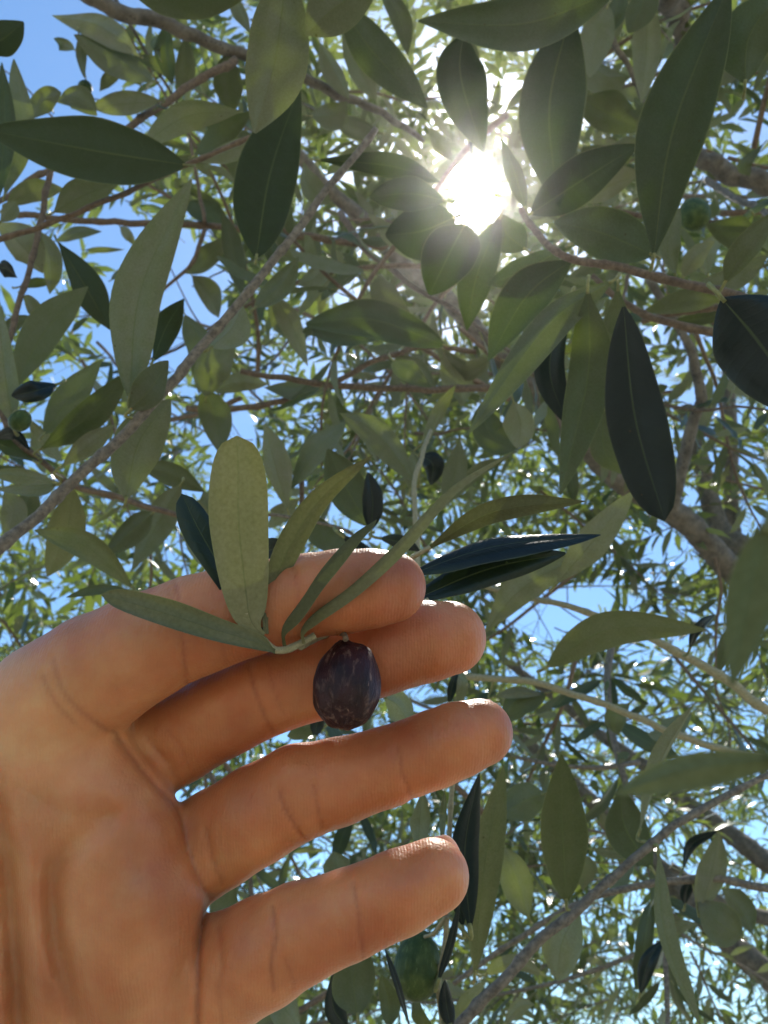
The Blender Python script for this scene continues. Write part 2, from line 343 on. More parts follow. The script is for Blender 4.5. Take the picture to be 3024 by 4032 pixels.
def branch(label, name='olive_branch', group=None, stems=(), leaves=(), mat=None, leafmat=None, pet_r=.0006):
    """stems: (tile, [x,y,...], width_start, width_end, depth_start, depth_end[, node spacing][, material]);
       leaves: (tile,[x0,y0,x1,y1,x2,y2],width,side,dbase,dtip[,tilt degrees][,dict])"""
    tracks = []
    for st in stems:
        tile, xy, w0, w1, d0, d1 = st[:6]
        m = len(xy)//2; sc = TILES[tile][2]
        P = [pt(tile, xy[2*i], xy[2*i+1], d0+(d1-d0)*i/(m-1)) for i in range(m)]
        n = 10
        Q = catmull(P, n); ww = [w0+(w1-w0)*i/(len(Q)-1) for i in range(len(Q))]
        dd = [d0+(d1-d0)*i/(len(Q)-1) for i in range(len(Q))]
        Q = [q + Vector((noise.noise(q*60), noise.noise(q*60+Vector((9, 0, 0))), noise.noise(q*60+Vector((0, 9, 0)))))*(ww[i]*sc*dd[i]/FPX)*.35 for i, q in enumerate(Q)]
        tracks.append((Q, [.5*w*sc*d/FPX for w, d in zip(ww, dd)], st))
    base = tracks[0][0][0]
    root = thing(name, base, label, 'branch' if name != 'olive_sprig' else 'olive sprig', group)
    for k, (Q, Rr, st) in enumerate(tracks):
        V, F = tube([q-base for q in Q], Rr, 12, .06, .022 if Rr[0] < .004 else 0, seed=k+len(label))
        mt = st[6] if len(st) > 6 else (mat or M_twig)
        link('stem' if k == 0 else 'side_twig', mesh('stem', V, F), mt, root)
    allq = [(q, r) for Q, Rr, _ in tracks for q, r in zip(Q, Rr)]
    for lf in leaves:
        tile, xy, w, side, d0, d1 = lf[:6]
        tilt = lf[6] if len(lf) > 6 else random.uniform(15, 45)*random.choice((-1, 1))
        o = dict(lf[7]) if len(lf) > 7 else {}
        sc = TILES[tile][2]
        dm = o.get('dm', (d0+d1)/2 + random.uniform(-.004, .004)*(d0/.2))
        mm = len(xy)//2
        S3 = [pt(tile, xy[2*i], xy[2*i+1], float(np.interp(i/(mm-1), [0, .5, 1], [d0, dm, d1]))) for i in range(mm)]
        n = 10 if mm == 3 else 5
        S = catmull(S3, n)
        width = w*sc*dm/FPX/max(.3, math.cos(R(tilt)))*1.02
        vdir = (CAM-S3[mm//2]).normalized()
        T = (S3[-1]-S3[0]).normalized()
        nn = (vdir-vdir.dot(T)*T).normalized()
        nn = Quaternion(T, R(tilt)) @ nn
        if side == 'u': nn = -nn
        # petiole from the nearest stem point
        q, r = min(allq, key=lambda a: (a[0]-S[0]).length)
        t0 = (S[1]-S[0]).normalized()
        g = (q-S[0]).length
        if g < .011*max(1, d0/.3) and not o.get('nopet'):
            b0 = S[0]-t0*min(g*.5, .004)
            pet = catmull([q, (q+b0)/2 + (b0-q).cross(vdir)*.0, b0, S[0]+t0*.0012], 4) if g > .0025 else [q, S[0], S[0]+t0*.001]
        else:
            back = Vector((noise.noise(S[0]*99), noise.noise(S[0]*77), .3)).normalized()
            pet = catmull([S[0]-t0*.0045-vdir*.002+back*.001, S[0]-t0*.0025, S[0]+t0*.0012], 4)
        if o.get('ab'): pet = None
        V, F, UV, MI = leaf_geo([s-base for s in S], width, lambda t, nn=nn: nn, o.get('e', random.uniform(.66, .8))*1.28+.22, o.get('s', random.uniform(.82, 1.1)),
                                o.get('fold', random.uniform(.12, .55)), o.get('rec', random.uniform(.15, .6)), 8, .03,
                                pet and [s-base for s in pet], max(pet_r, 0), twist=o.get('tw', random.uniform(-.75, .75)), ab=o.get('ab'))
        ob = link('leaf', mesh('leaf', V, F, UV, MI), [leafmat if side == 'u' and leafmat else (M_dark if side == 't' else (M_mid if o.get('m') else (M_sunlit if o.get('y') else M_leaf))), M_stemg if leafmat else M_pet], root)
        if o.get('label'): ob['label'] = o['label']
    return root, tracks
# ------------------------------------------------------------------ ground
me = bpy.data.meshes.new('ground')
gv = []; gf = []; G = 60
for i in range(G+1):
    for j in range(G+1):
        x = ((i/G*2-1)**3)*150; y = ((j/G*2-1)**3)*150
        r = math.hypot(x, y); gv.append((x, y, .12*noise.noise((x*.2, y*.2, 0))*min(1, r/6)))
for i in range(G):
    for j in range(G):
        a = i*(G+1)+j; gf.append((a, a+G+1, a+G+2, a+1))
tag(link('ground', mesh('ground', gv, gf), M_ground), kind='structure')

# ------------------------------------------------------------------ the hand
def build_hand():
    D0 = 150.0
    def cm(x, y, z):           # H-tile pixel + height towards the lens (mm) -> camera frame mm
        d = D0-z; sx = x*1.2658; sy = 2000+y*1.2658
        return np.array([(sx-1512)*d/FPX, -(sy-2016)*d/FPX, z], np.float32)
    def rad(r, z): return r*1.2658*(D0-z)/FPX
    # (x, y, radius, z)
    fingers = {
     'index': [(1212, 246, 113, 8), (1150, 250, 122, 9), (1060, 260, 131, 9), (960, 272, 129, 9), (880, 292, 136, 9), (760, 316, 147, 9), (600, 366, 155, 9), (440, 436, 168, 9), (300, 515, 186, 8), (160, 610, 200, 6)],
     'middle': [(1398, 404, 114, -4), (1330, 414, 124, -3), (1180, 448, 133, -2), (1000, 515, 137, -1), (850, 560, 136, 0), (700, 624, 144, -2), (550, 702, 152, -5), (430, 765, 160, -6)],
     'ring': [(1492, 698, 103, 4), (1420, 722, 113, 5), (1350, 750, 116, 5), (1200, 805, 119, 4), (1050, 850, 130, 4), (930, 882, 142, 4), (800, 952, 148, 2), (680, 1026, 150, -1), (560, 1100, 156, -3)],
     'pinky': [(1348, 1144, 111, 12), (1240, 1196, 124, 13), (1080, 1265, 131, 12), (930, 1322, 146, 10), (820, 1380, 160, 8), (700, 1442, 168, 5), (580, 1510, 175, 2)],
    }
    palm = [[(170, 640, 195, 5), (40, 800, 230, 4), (-150, 1000, 260, 2)],
            [(228, 795, 145, 7), (335, 925, 168, 7), (390, 1065, 180, 7), (432, 1200, 198, 7), (424, 1330, 196, 7), (420, 1500, 194, 6), (418, 1800, 194, 5), (400, 2050, 190, 3)],
            [(250, 1000, 205, 5), (250, 1300, 225, 4), (230, 1600, 225, 3), (200, 1950, 240, 1)],
            [(60, 950, 225, 3), (60, 1250, 225, 1), (50, 1600, 225, 0), (0, 1900, 240, -1)],
            [(-200, 1100, 260, 0), (-250, 1500, 270, -2), (-300, 1900, 300, -3), (-650, 2350, 330, -6)],
            [(-60, 1420, 150, 8), (-120, 1700, 215, 8), (-250, 2000, 260, 5)]]
    thumb = [(-230, 1750, 250, 4), (-420, 1350, 200, -2), (-560, 1000, 170, -8), (-620, 760, 150, -12), (-640, 560, 130, -14)]
    arm = [(-650, 2350, 340, -6), (-1300, 3050, 380, -16)]
    vox = .62
    lo = np.array([-172, -152, -46], np.float32); hi = np.array([40, 6, 30], np.float32)
    nx, ny, nz = [int((b-a)/vox)+1 for a, b in zip(lo, hi)]
    X = (lo[0]+vox*np.arange(nx, dtype=np.float32))[:, None, None]
    Y = (lo[1]+vox*np.arange(ny, dtype=np.float32))[None, :, None]
    Z = (lo[2]+vox*np.arange(nz, dtype=np.float32))[None, None, :]
    def chain(nodes, k=1.5):
        out = None
        for (a, b) in zip(nodes[:-1], nodes[1:]):
            A = cm(a[0], a[1], a[3]); B = cm(b[0], b[1], b[3]); ra = rad(a[2], a[3]); rb = rad(b[2], b[3])
            ba = B-A; bb = float(ba@ba)
            h = np.clip(((X-A[0])*ba[0]+(Y-A[1])*ba[1]+(Z-A[2])*ba[2])/bb, 0, 1)
            d = np.sqrt((X-A[0]-h*ba[0])**2+(Y-A[1]-h*ba[1])**2+(Z-A[2]-h*ba[2])**2)-(ra+(rb-ra)*h)
            out = d if out is None else smin(out, d, k)
        return out
    def smin(a, b, k):
        h = np.maximum(k-np.abs(a-b), 0)/k
        return np.minimum(a, b)-h*h*k*.25
    P = None
    for c in palm:
        d = chain(c, 3); P = d if P is None else smin(P, d, 9)
    P = smin(P, chain(thumb, 4), 10); P = smin(P, chain(arm, 4), 14)
    Fg = None
    for k, c in fingers.items():
        d = chain(c, .8); Fg = d if Fg is None else smin(Fg, d, .35)
    f = smin(Fg, P, 2.2)
    # relief of the palm side, drawn on the picture plane: pads (+) and creases (-)
    Hx = np.arange(-900, 1750, 4, dtype=np.float32)[:, None]; Hy = np.arange(0, 2500, 4, dtype=np.float32)[None, :]
    rel = np.zeros((Hx.size, Hy.size), np.float32); tint = np.zeros_like(rel)
    def crease(pts, depth, w):
        nonlocal rel, tint
        q = catmull([(a, b, 0) for a, b in pts], 6); best = None
        for a, b in zip(q[:-1], q[1:]):
            bx, by = b.x-a.x, b.y-a.y; h = np.clip(((Hx-a.x)*bx+(Hy-a.y)*by)/(bx*bx+by*by+1e-6), 0, 1)
            d = (Hx-a.x-h*bx)**2+(Hy-a.y-h*by)**2
            best = d if best is None else np.minimum(best, d)
        rel -= depth*np.exp(-best/(w*w)); tint = np.maximum(tint, min(1, depth*1.3)*np.exp(-best/(min(w, 12)*.7)**2)) if w < 17 else tint
    def pad(x, y, rx, ry, a, h):
        nonlocal rel
        ca, sa = math.cos(R(a)), math.sin(R(a)); u = (Hx-x)*ca+(Hy-y)*sa; v = -(Hx-x)*sa+(Hy-y)*ca
        rel += h*np.exp(-(u/rx)**2-(v/ry)**2)
    for c, dp_, w in [([(545, 235), (562, 330), (572, 460), (580, 540)], .55, 9), ([(520, 250), (540, 330), (548, 420)], .3, 7), ([(680, 400), (694, 440), (700, 480)], .3, 7),
                 ([(165, 470), (190, 560), (240, 620), (330, 690)], .5, 16), ([(130, 520), (170, 600), (230, 670)], .4, 10),
                 ([(905, 170), (925, 260), (935, 390)], .3, 8),
                 ([(775, 490), (790, 560), (820, 640), (850, 700)], .55, 9), ([(835, 480), (850, 560), (880, 640)], .3, 7), ([(1165, 480), (1185, 560), (1190, 600)], .35, 8),
                 ([(460, 720), (520, 790), (555, 860)], .4, 10), ([(520, 690), (570, 760), (600, 840)], .25, 8),
                 ([(868, 880), (885, 930), (915, 985), (945, 1025)], .6, 8), ([(975, 860), (985, 920), (1000, 990)], .45, 8), ([(1236, 745), (1250, 820), (1280, 905)], .5, 8), ([(1215, 750), (1232, 830)], .2, 6),
                 ([(640, 1000), (660, 1080), (690, 1170)], .4, 9),
                 ([(848, 1240), (855, 1330), (842, 1420), (850, 1500)], .55, 9), ([(885, 1400), (905, 1450), (912, 1490)], .35, 7), ([(1098, 1170), (1112, 1250), (1122, 1340), (1126, 1395)], .5, 8),
                 ([(680, 1300), (690, 1400), (680, 1500), (690, 1600)], .3, 10),
                 ([(350, 690), (402, 765), (470, 852), (540, 925), (566, 985), (592, 1085), (632, 1185), (655, 1215)], .6, 11),
                 ([(655, 1215), (628, 1290), (618, 1400), (614, 1605), (612, 1800)], 1.2, 12),
                 ([(-30, 880), (10, 1000), (32, 1150), (50, 1400), (62, 1620), (70, 1800)], 2.3, 40), 
                 ([(330, 960), (240, 1040), (180, 1110), (163, 1220), (172, 1350), (215, 1470), (250, 1610), (280, 1800)], 2.0, 42),
                 ([(60, 870), (200, 950), (330, 960), (450, 900)], .35, 18),
                 ([(420, 960), (405, 1050), (425, 1150)], .5, 18), ([(150, 1500), (190, 1700)], .4, 20)]:
        crease(c, dp_, w)
    for a in [(440, 1230, 60, 120, 10, 2.2), (490, 1000, 60, 70, 0, 1.1), (118, 1320, 45, 260, -4, 2.0), (330, 1350, 110, 220, 5, .8), (0, 1500, 40, 200, 0, 1.0), (210, 850, 120, 90, 20, .8),
              (900, 800, 60, 50, 0, .7), (1090, 300, 110, 60, -10, .7), (1400, 720, 90, 60, -20, .6), (1280, 1190, 90, 60, -20, .6), (690, 400, 60, 90, 0, .8), (420, 520, 90, 80, 0, .8),
              (680, 600, 60, 60, 0, .6), (800, 980, 70, 60, -20, .7), (760, 1420, 80, 90, -20, .7), (1040, 930, 70, 60, 0, .4)]:
        pad(*a)
    d = D0-Z
    ux = (X*FPX/d+1512)/1.2658; uy = ((-Y*FPX/d+2016)-2000)/1.2658
    band = np.abs(f) < 5
    I = np.clip(((ux+900)/4), 0, Hx.size-1.01); J = np.clip((uy/4), 0, Hy.size-1.01)
    idx = np.nonzero(band)
    Ii = np.broadcast_to(I, f.shape)[idx]; Jj = np.broadcast_to(J, f.shape)[idx]
    i0 = Ii.astype(int); j0 = Jj.astype(int); fi = Ii-i0; fj = Jj-j0
    s = rel[i0, j0]*(1-fi)*(1-fj)+rel[i0+1, j0]*fi*(1-fj)+rel[i0, j0+1]*(1-fi)*fj+rel[i0+1, j0+1]*fi*fj
    zz = np.broadcast_to(Z, f.shape)[idx]
    f[idx] -= s*np.clip((zz-0)/6, 0, 1)
    # surface nets
    ins = f < 0
    sh = tuple(q-1 for q in f.shape)
    cnt = np.zeros(sh, np.float32); acc = np.zeros(sh+(3,), np.float32)
    offs = [(0, 0), (0, 1), (1, 0), (1, 1)]
    for ax in range(3):
        o1, o2 = [a for a in range(3) if a != ax]
        for p, q in offs:
            sl0 = [None]*3; sl1 = [None]*3
            sl0[ax] = slice(0, sh[ax]); sl1[ax] = slice(1, sh[ax]+1)
            sl0[o1] = sl1[o1] = slice(p, p+sh[o1]); sl0[o2] = sl1[o2] = slice(q, q+sh[o2])
            a = f[tuple(sl0)]; b = f[tuple(sl1)]; m = (a < 0) != (b < 0)
            w = np.nonzero(m); tt = a[w]/(a[w]-b[w])
            cnt[w] += 1; acc[w+(np.full(tt.shape, ax),)] += tt
            if p: acc[w+(np.full(tt.shape, o1),)] += 1
            if q: acc[w+(np.full(tt.shape, o2),)] += 1
    cells = np.nonzero(cnt > 0); vid = np.full(sh, -1, np.int32); vid[cells] = np.arange(len(cells[0]))
    Vv = np.stack(cells, 1)+acc[cells]/cnt[cells][:, None]
    Vv = lo+Vv*vox
    quads = []
    for ax in range(3):
        o1, o2 = (ax+1) % 3, (ax+2) % 3
        sl0 = [slice(1, q) for q in sh]; sl1 = [slice(1, q) for q in sh]
        sl0[ax] = slice(0, sh[ax]); sl1[ax] = slice(1, sh[ax]+1)
        a = ins[tuple(sl0)]; b = ins[tuple(sl1)]
        for m, flip in ((a & ~b, False), (~a & b, True)):
            w = list(np.nonzero(m)); w[o1] = w[o1]+1; w[o2] = w[o2]+1
            def g(d1, d2):
                v = list(w); v[o1] = v[o1]-d1; v[o2] = v[o2]-d2; return vid[tuple(v)]
            qd = np.stack([g(1, 1), g(0, 1), g(0, 0), g(1, 0)], 1)
            if flip: qd = qd[:, ::-1]
            quads.append(qd)
    Q = np.concatenate(quads); Q = Q[(Q >= 0).all(1)]
    dv = D0-Vv[:, 2]; vx = (Vv[:, 0]*FPX/dv+1512)/1.2658; vy = ((-Vv[:, 1]*FPX/dv+2016)-2000)/1.2658
    ci = np.clip(((vx+900)/4).astype(int), 0, Hx.size-1); cj = np.clip((vy/4).astype(int), 0, Hy.size-1)
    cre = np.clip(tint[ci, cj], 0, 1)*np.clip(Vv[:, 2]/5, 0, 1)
    o = np.array([-60, -70, 0], np.float32); Vv = (Vv-o)/1000
    me = bpy.data.meshes.new('hand'); me.vertices.add(len(Vv)); me.vertices.foreach_set('co', Vv.astype(np.float32).ravel())
    me.loops.add(Q.size); me.loops.foreach_set('vertex_index', Q.astype(np.int32).ravel())
    me.polygons.add(len(Q)); me.polygons.foreach_set('loop_start', np.arange(0, Q.size, 4, dtype=np.int32))
    me.polygons.foreach_set('use_smooth', np.ones(len(Q), bool)); me.update(calc_edges=True); me.validate()
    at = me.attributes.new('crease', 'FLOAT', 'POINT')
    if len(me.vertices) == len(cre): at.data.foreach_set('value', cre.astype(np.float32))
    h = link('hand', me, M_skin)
    mod = h.modifiers.new('smooth', 'SMOOTH'); mod.factor = .5; mod.iterations = 3
    rot = Matrix((RT, UP, -FW)).transposed().to_4x4()
    o3 = Vector((float(o[0])/1000, float(o[1])/1000, (float(o[2])-D0)/1000))
    h.matrix_world = Matrix.Translation(CAM + rot.to_3x3() @ o3) @ rot
    tag(h, 'open bare hand, palm to the camera, four fingers spread right, pinching a sprig', 'hand')
    # nails on the far side of the fingertips
    for k, c in fingers.items():
        a = Vector(cm(c[0][0], c[0][1], c[0][3])); b = Vector(cm(c[2][0], c[2][1], c[2][3])); r = rad(c[0][2], c[0][3])
        ax = (a-b).normalized(); back = Vector((0, 0, -1)); back = (back-back.dot(ax)*ax).normalized(); sd_ = ax.cross(back)
        V = []; F = []
        for lay in (0, 1):
            for i in range(9):
                for j in range(9):
                    u = -1+j/4; v = i/8
                    along = -6.0+(r+5.3)*v*(1-.10*u*u)
                    ang = u*.86; rr = r*1.0+.25+.35*lay-.0*v
                    drop = -max(0, v-.55)**2*2.0
                    V.append((a + ax*along + (back*math.cos(ang)+sd_*math.sin(ang)*.95)*(rr*(1-.25*max(0, v-.5))) + back*drop - Vector([float(x) for x in o]))/1000)
        for i in range(8):
            for j in range(8):
                q = i*9+j; F.append((q, q+9, q+10, q+1)); F.append((81+q, 81+q+1, 81+q+10, 81+q+9))
        ring = [i for i in range(9)]+[i*9+8 for i in range(1, 9)]+[72+i for i in range(7, -1, -1)]+[i*9 for i in range(7, 0, -1)]
        for i in range(len(ring)):
            x, y = ring[i], ring[(i+1) % len(ring)]; F.append((x, y, y+81, x+81))
        link('fingernail', mesh('fingernail', V, F), M_nail, h)
    return h
build_hand()

# ------------------------------------------------------------------ olives
def olive(tile, x, y, rx, ry, d, mat, label, stalk, tiltdeg=0, wrinkle=0., cat='olive', name='olive', grp=None):
    ox, oy, s = TILES[tile]; c = pt(tile, x, y, d); a = rx*s*d/FPX; b = ry*s*d/FPX
    V = []; F = []; nr, ns = 40, 48
    for i in range(nr+1):
        th = math.pi*i/nr
        for j in range(ns):
            ph = 2*math.pi*j/ns
            p = Vector((math.sin(th)*math.cos(ph), math.sin(th)*math.sin(ph), math.cos(th)))
            w = 1.0
            if wrinkle:
                q = Vector((p.x*1.6, p.y*1.6, p.z*.7))
                w += wrinkle*(noise.noise(q*1.6+Vector((3, 1, 5)))*1.0 + .25*noise.noise(Vector((p.x*11, p.y*11, p.z*2.2))) + .35*noise.noise(Vector((p.x*6, p.y*6, p.z*1.3))))
                w -= wrinkle*.5*max(0, noise.noise(Vector((math.cos(ph)*3, math.sin(ph)*3, p.z*.6))))
            r = 1-.06*p.z if not wrinkle else 1+.05*p.z*p.z-.02*p.z
            V.append(Vector((p.x*a*r, p.y*a*r, p.z*b))*w)
    for i in range(nr):
        for j in range(ns):
            F.append((i*ns+j, (i+1)*ns+j, (i+1)*ns+(j+1) % ns, i*ns+(j+1) % ns))
    base = thing(name, c, label, cat, grp)
    o = link('flesh', mesh('flesh', V, F), mat, base)
    o.rotation_euler = (-PITCH*.0, R(tiltdeg), 0)
    if stalk:
        P = catmull([pt(*q) - c for q in stalk], 5)
        V, F = tube(P, list(np.linspace(.00055, .00045, len(P))), 8, .08)
        link('stalk', mesh('stalk', V, F), M_brown if wrinkle else M_stemg, base)
    return base
olive('H', 1078, 548, 104, 143, .1345, M_purple, 'wrinkled dark purple olive with pale flecks hanging in front of the fingers',
      [('H', 1075, 408, .1345), ('H', 1068, 392, .1375), ('H', 1040, 386, .141), ('H', 1000, 392, .1435)], 3, .065)
olive('F', 145, 1225, 102, 133, .24, M_green, 'plump green olive hanging just below the little finger', [('F', 175, 1098, .24), ('F', 215, 1080, .238), ('F', 262, 1010, .236)], 8, .0)
olive('B', 1340, 925, 64, 84, .5, M_green, 'green olive hanging beside the long leaf under the thick limb at upper right', [('B', 1345, 843, .5), ('B', 1365, 810, .52), ('B', 1378, 760, .6)], 0)
olive('C', 88, 342, 44, 52, .33, M_green, 'bluish green olive near the left edge between narrow grey leaves', [('C', 70, 300, .33), ('C', 40, 330, .34), ('C', 42, 392, .347)], 20)
olive('A', 368, 378, 30, 34, .62, M_green, 'tiny brown green olive near the clear blue sky at upper left', [('A', 372, 345, .62), ('A', 368, 320, .62), ('A', 365, 290, .62)], 0)

# ------------------------------------------------------------------ traced branches
O = dict
branch('cut olive sprig of young leaves pinched between index and middle finger', name='olive_sprig', mat=M_stemg, leafmat=M_sprig, pet_r=.00055,
  stems=[('K', [1115, 1180, 1140, 1270, 1215, 1340, 1290, 1415, 1360, 1425, 1440, 1395, 1560, 1330], 40, 46, .131, .1345),
         ('H', [935, 432, 990, 402, 1050, 380, 1120, 365, 1330, 290], 22, 16, .1355, .166),
         ('K', [1120, 1200, 1075, 1150, 1035, 1135], 18, 12, .131, .1325)],
  leaves=[('K', [1225, 1330, 1165, 1270, 1128, 1180, 1098, 950, 1062, 600, 1058, 280, 1050, 25], 372, 'u', .131, .130, 8, O(ab=(1.25, .48), fold=.14, rec=.3, tw=.1, label='broad blunt yellow green leaf seen from below, standing upright')),
          ('K', [1215, 1300, 1150, 1200, 930, 860, 790, 620, 690, 405], 200, 't', .1325, .139, 28, O(ab=(1.0, .55), label='dark bluish glossy leaf behind the blunt leaf')),
          ('K', [1240, 1320, 1240, 1180, 1290, 1000, 1400, 740, 1600, 430, 1940, 150], 165, 'u', .1315, .136, 30, O(ab=(1.6, .95), fold=.4)),
          ('K', [1350, 1400, 1345, 1290, 1440, 1150, 1600, 900, 1800, 680, 1965, 572], 92, 'u', .1315, .130, -58, O(ab=(1.2, .7), fold=.7, rec=.1)),
          ('K', [1475, 1385, 1470, 1290, 1560, 1180, 1800, 1000, 2100, 720, 2450, 360, 2850, 130], 72, 'u', .1325, .131, -62, O(ab=(1.1, .9), fold=.8, rec=.1)),
          ('K', [1300, 1440, 1200, 1385, 900, 1290, 600, 1190, 300, 1100, 165, 1062], 172, 'u', .1310, .124, 30, O(ab=(1.0, .8), fold=.2, rec=.5, label='brownish green leaf pointing left across the knuckles')),
          ('D', [100, 1010, 480, 885, 935, 835], 100, 't', .168, .172, -60, O(e=.6, fold=.1, rec=.35, label='dark glossy leaf with a white sun glint')),
          ('D', [95, 1130, 450, 985, 785, 915], 140, 't', .168, .166, -30, O(e=.55, fold=.3, label='dark blue glossy leaf beyond the fingertips')),
          ('D', [180, 900, 480, 735, 870, 690], 100, 'u', .17, .176, 20),
          ('C', [1060, 960, 1170, 900, 1240, 900], 100, 't', .165, .172, 15)])

branch('long straight grey brown twig crossing diagonally in front from lower left to top centre',
  stems=[('G', [-40, 1225, 60, 1130, 170, 1035, 300, 905, 400, 790, 480, 700, 575, 580, 650, 490, 720, 390, 810, 280], 27, 14, .26, .33)],
  leaves=[('A', [1108, 1108, 1170, 740, 1295, 368], 262, 'u', .32, .33, 14, O(m=1, e=.6, label='very long grey leaf hanging straight beside the leaf overhead')),
          ('A', [560, 1715, 610, 1250, 828, 775], 200, 'u', .285, .29, 20, O(e=.6, tw=.2)),
          ('C', [560, 300, 650, 205, 728, 85], 140, 'u', .28, .285, 16, O(e=.55)),
          ('C', [545, 680, 600, 440, 735, 250], 205, 'u', .30, .30, 15, O(e=.6)),
          ('A', [1170, 1150, 1175, 1080, 1160, 1010], 70, 'u', .33, .34),
          ('A', [1100, 1330, 1215, 1230, 1290, 1110], 100, 'u', .36, .37),
          ('A', [910, 1500, 1000, 1420, 1050, 1320], 120, 'u', .34, .35),
          ('A', [660, 1560, 720, 1410, 795, 1290], 110, 'u', .34, .35, 20, O(m=1))])
branch('thin crossing twig at left with narrow grey green leaves and a bluish olive', mat=M_brown,
  stems=[('C', [-60, 250, 0, 300, 60, 415, 170, 510, 270, 595, 340, 630, 560, 690, 800, 760, 1000, 800], 26, 24, .36, .345)],
  leaves=[('C', [178, 465, 370, 335, 570, 120], 128, 'u', .345, .34, 18), ('C', [190, 400, 310, 235, 440, 80], 128, 'u', .38, .40, 20),
          ('C', [262, 545, 380, 450, 495, 360], 92, 'u', .345, .345, 16), ('C', [245, 185, 150, 215, 50, 235], 92, 't', .34, .33, 10, O(e=.5)),
          ('C', [60, 365, 20, 130, -15, -220], 110, 'u', .335, .33, 20), ('C', [240, 610, 100, 585, -60, 570], 72, 'u', .35, .34, 20),
          ('C', [150, 520, 60, 470, -60, 420], 80, 'u', .35, .35), ('C', [-20, 420, 60, 400, 130, 470], 50, 't', .35, .35, 30),
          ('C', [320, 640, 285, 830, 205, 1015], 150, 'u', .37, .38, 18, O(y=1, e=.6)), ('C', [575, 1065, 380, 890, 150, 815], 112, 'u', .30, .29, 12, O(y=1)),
          ('C', [660, 740, 560, 830, 440, 935], 112, 'u', .38, .39, 20), ('C', [780, 620, 680, 790, 570, 985], 130, 'u', .40, .41, 20),
          ('C', [560, 1080, 420, 1078, 285, 1106], 44, 'u', .29, .285, 40), ('C', [240, 620, 150, 640, -30, 640], 70, 'u', .37, .37, 24),
          ('C', [20, 640, 60, 740, 20, 850], 110, 'u', .42, .42, 24), ('C', [140, 620, 110, 740, 60, 830], 100, 'u', .42, .42, 24),
          ('C', [600, 540, 740, 575, 885, 650], 100, 'u', .42, .42, 22), ('C', [120, 330, 190, 430, 270, 520], 70, 'u', .42, .42, 22)])
branch('slender twig bearing the big dark leaf that reaches in from the left edge', mat=M_brown,
  stems=[('A', [-60, 1050, 60, 1015, 180, 975, 350, 915, 520, 845, 700, 760, 900, 670, 1110, 580, 1220, 540], 26, 20, .40, .42)],
  leaves=[('A', [800, 712, 400, 650, -70, 560], 250, 'u', .40, .37, 14, O(m=1, e=.62, tw=.1, label='big dark green leaf with two bright green sun patches')),
          ('A', [600, 640, 800, 505, 1045, 480], 118, 'u', .42, .43, 20, O(label='leaf with a pale underside and a bright green tip')),
          ('A', [835, 675, 950, 575, 1090, 480], 100, 'u', .44, .45, 20), ('A', [235, 915, 370, 840, 520, 785], 130, 'u', .42, .42, 20),
          ('A', [1110, 590, 1000, 650, 860, 700], 80, 'u', .44, .44, 26), ('A', [250, 1045, 370, 1240, 475, 1425], 135, 'u', .46, .45, 16, O(m=1, label='dark leaf silhouetted against blue sky')),
          ('A', [-20, 960, 90, 1055, 185, 1180], 150, 'u', .46, .46, 24), ('A', [0, 960, 40, 910, 70, 870], 70, 'u', .42, .42)])
branch('thick rough branch sloping down to the right across the top of the sky', mat=M_limb,
  stems=[('A', [300, -60, 420, 10, 560, 50, 700, 95, 900, 180, 1060, 245, 1270, 310, 1440, 400, 1600, 465, 1740, 545, 1830, 610], 78, 22, .55, .66),
         ('A', [1020, 262, 880, 335, 720, 440, 560, 545, 400, 650, 190, 745, 20, 850, -60, 890], 36, 22, .60, .50, M_brown),
         ('A', [490, -20, 560, 100, 650, 260, 740, 400, 780, 470], 16, 10, .60, .72)],
  leaves=[('A', [660, 350, 480, 245, 320, 150], 122, 'u', .58, .60, 20, O(e=.6)), ('A', [600, 240, 430, 115, 225, 66], 112, 'u', .58, .60, 18),
          ('A', [320, 215, 270, 195, 232, 165], 55, 'u', .62, .62), ('A', [340, 150, 350, 230, 365, 340], 45, 'u', .6, .6, 30),
          ('A', [690, 436, 520, 450, 382, 462], 92, 'u', .55, .56, 16, O(label='dark leaf with a bright green sunlit patch')), ('A', [725, 100, 715, 230, 745, 370], 84, 'u', .6, .62),
          ('A', [800, 150, 800, 290, 770, 410], 84, 'u', .6, .62), ('A', [985, 225, 985, 360, 1010, 490], 122, 'u', .6, .63, 16),
          ('A', [690, 250, 670, 200, 680, 150], 40, 'u', .6, .62), ('A', [520, 290, 470, 340, 430, 395], 55, 'u', .6, .62),
          ('A', [1380, 180, 1440, 300, 1510, 430], 84, 'u', .6, .62), ('A', [1480, 90, 1540, 260, 1625, 440], 135, 'u', .55, .57),
          ('A', [1640, 575, 1530, 550, 1420, 510], 84, 'u', .62, .64), ('A', [1300, 220, 1320, 290, 1355, 340], 50, 'u', .64, .64),
          ('A', [1345, 500, 1440, 500, 1500, 440], 110, 'u', .6, .6), ('A', [740, 340, 690, 290, 560, 240], 60, 'u', .66, .66),
          ('A', [610, 370, 560, 300, 540, 260], 60, 'u', .66, .66), ('A', [1000, -30, 1040, 60, 1085, 150], 60, 'u', .5, .5)])
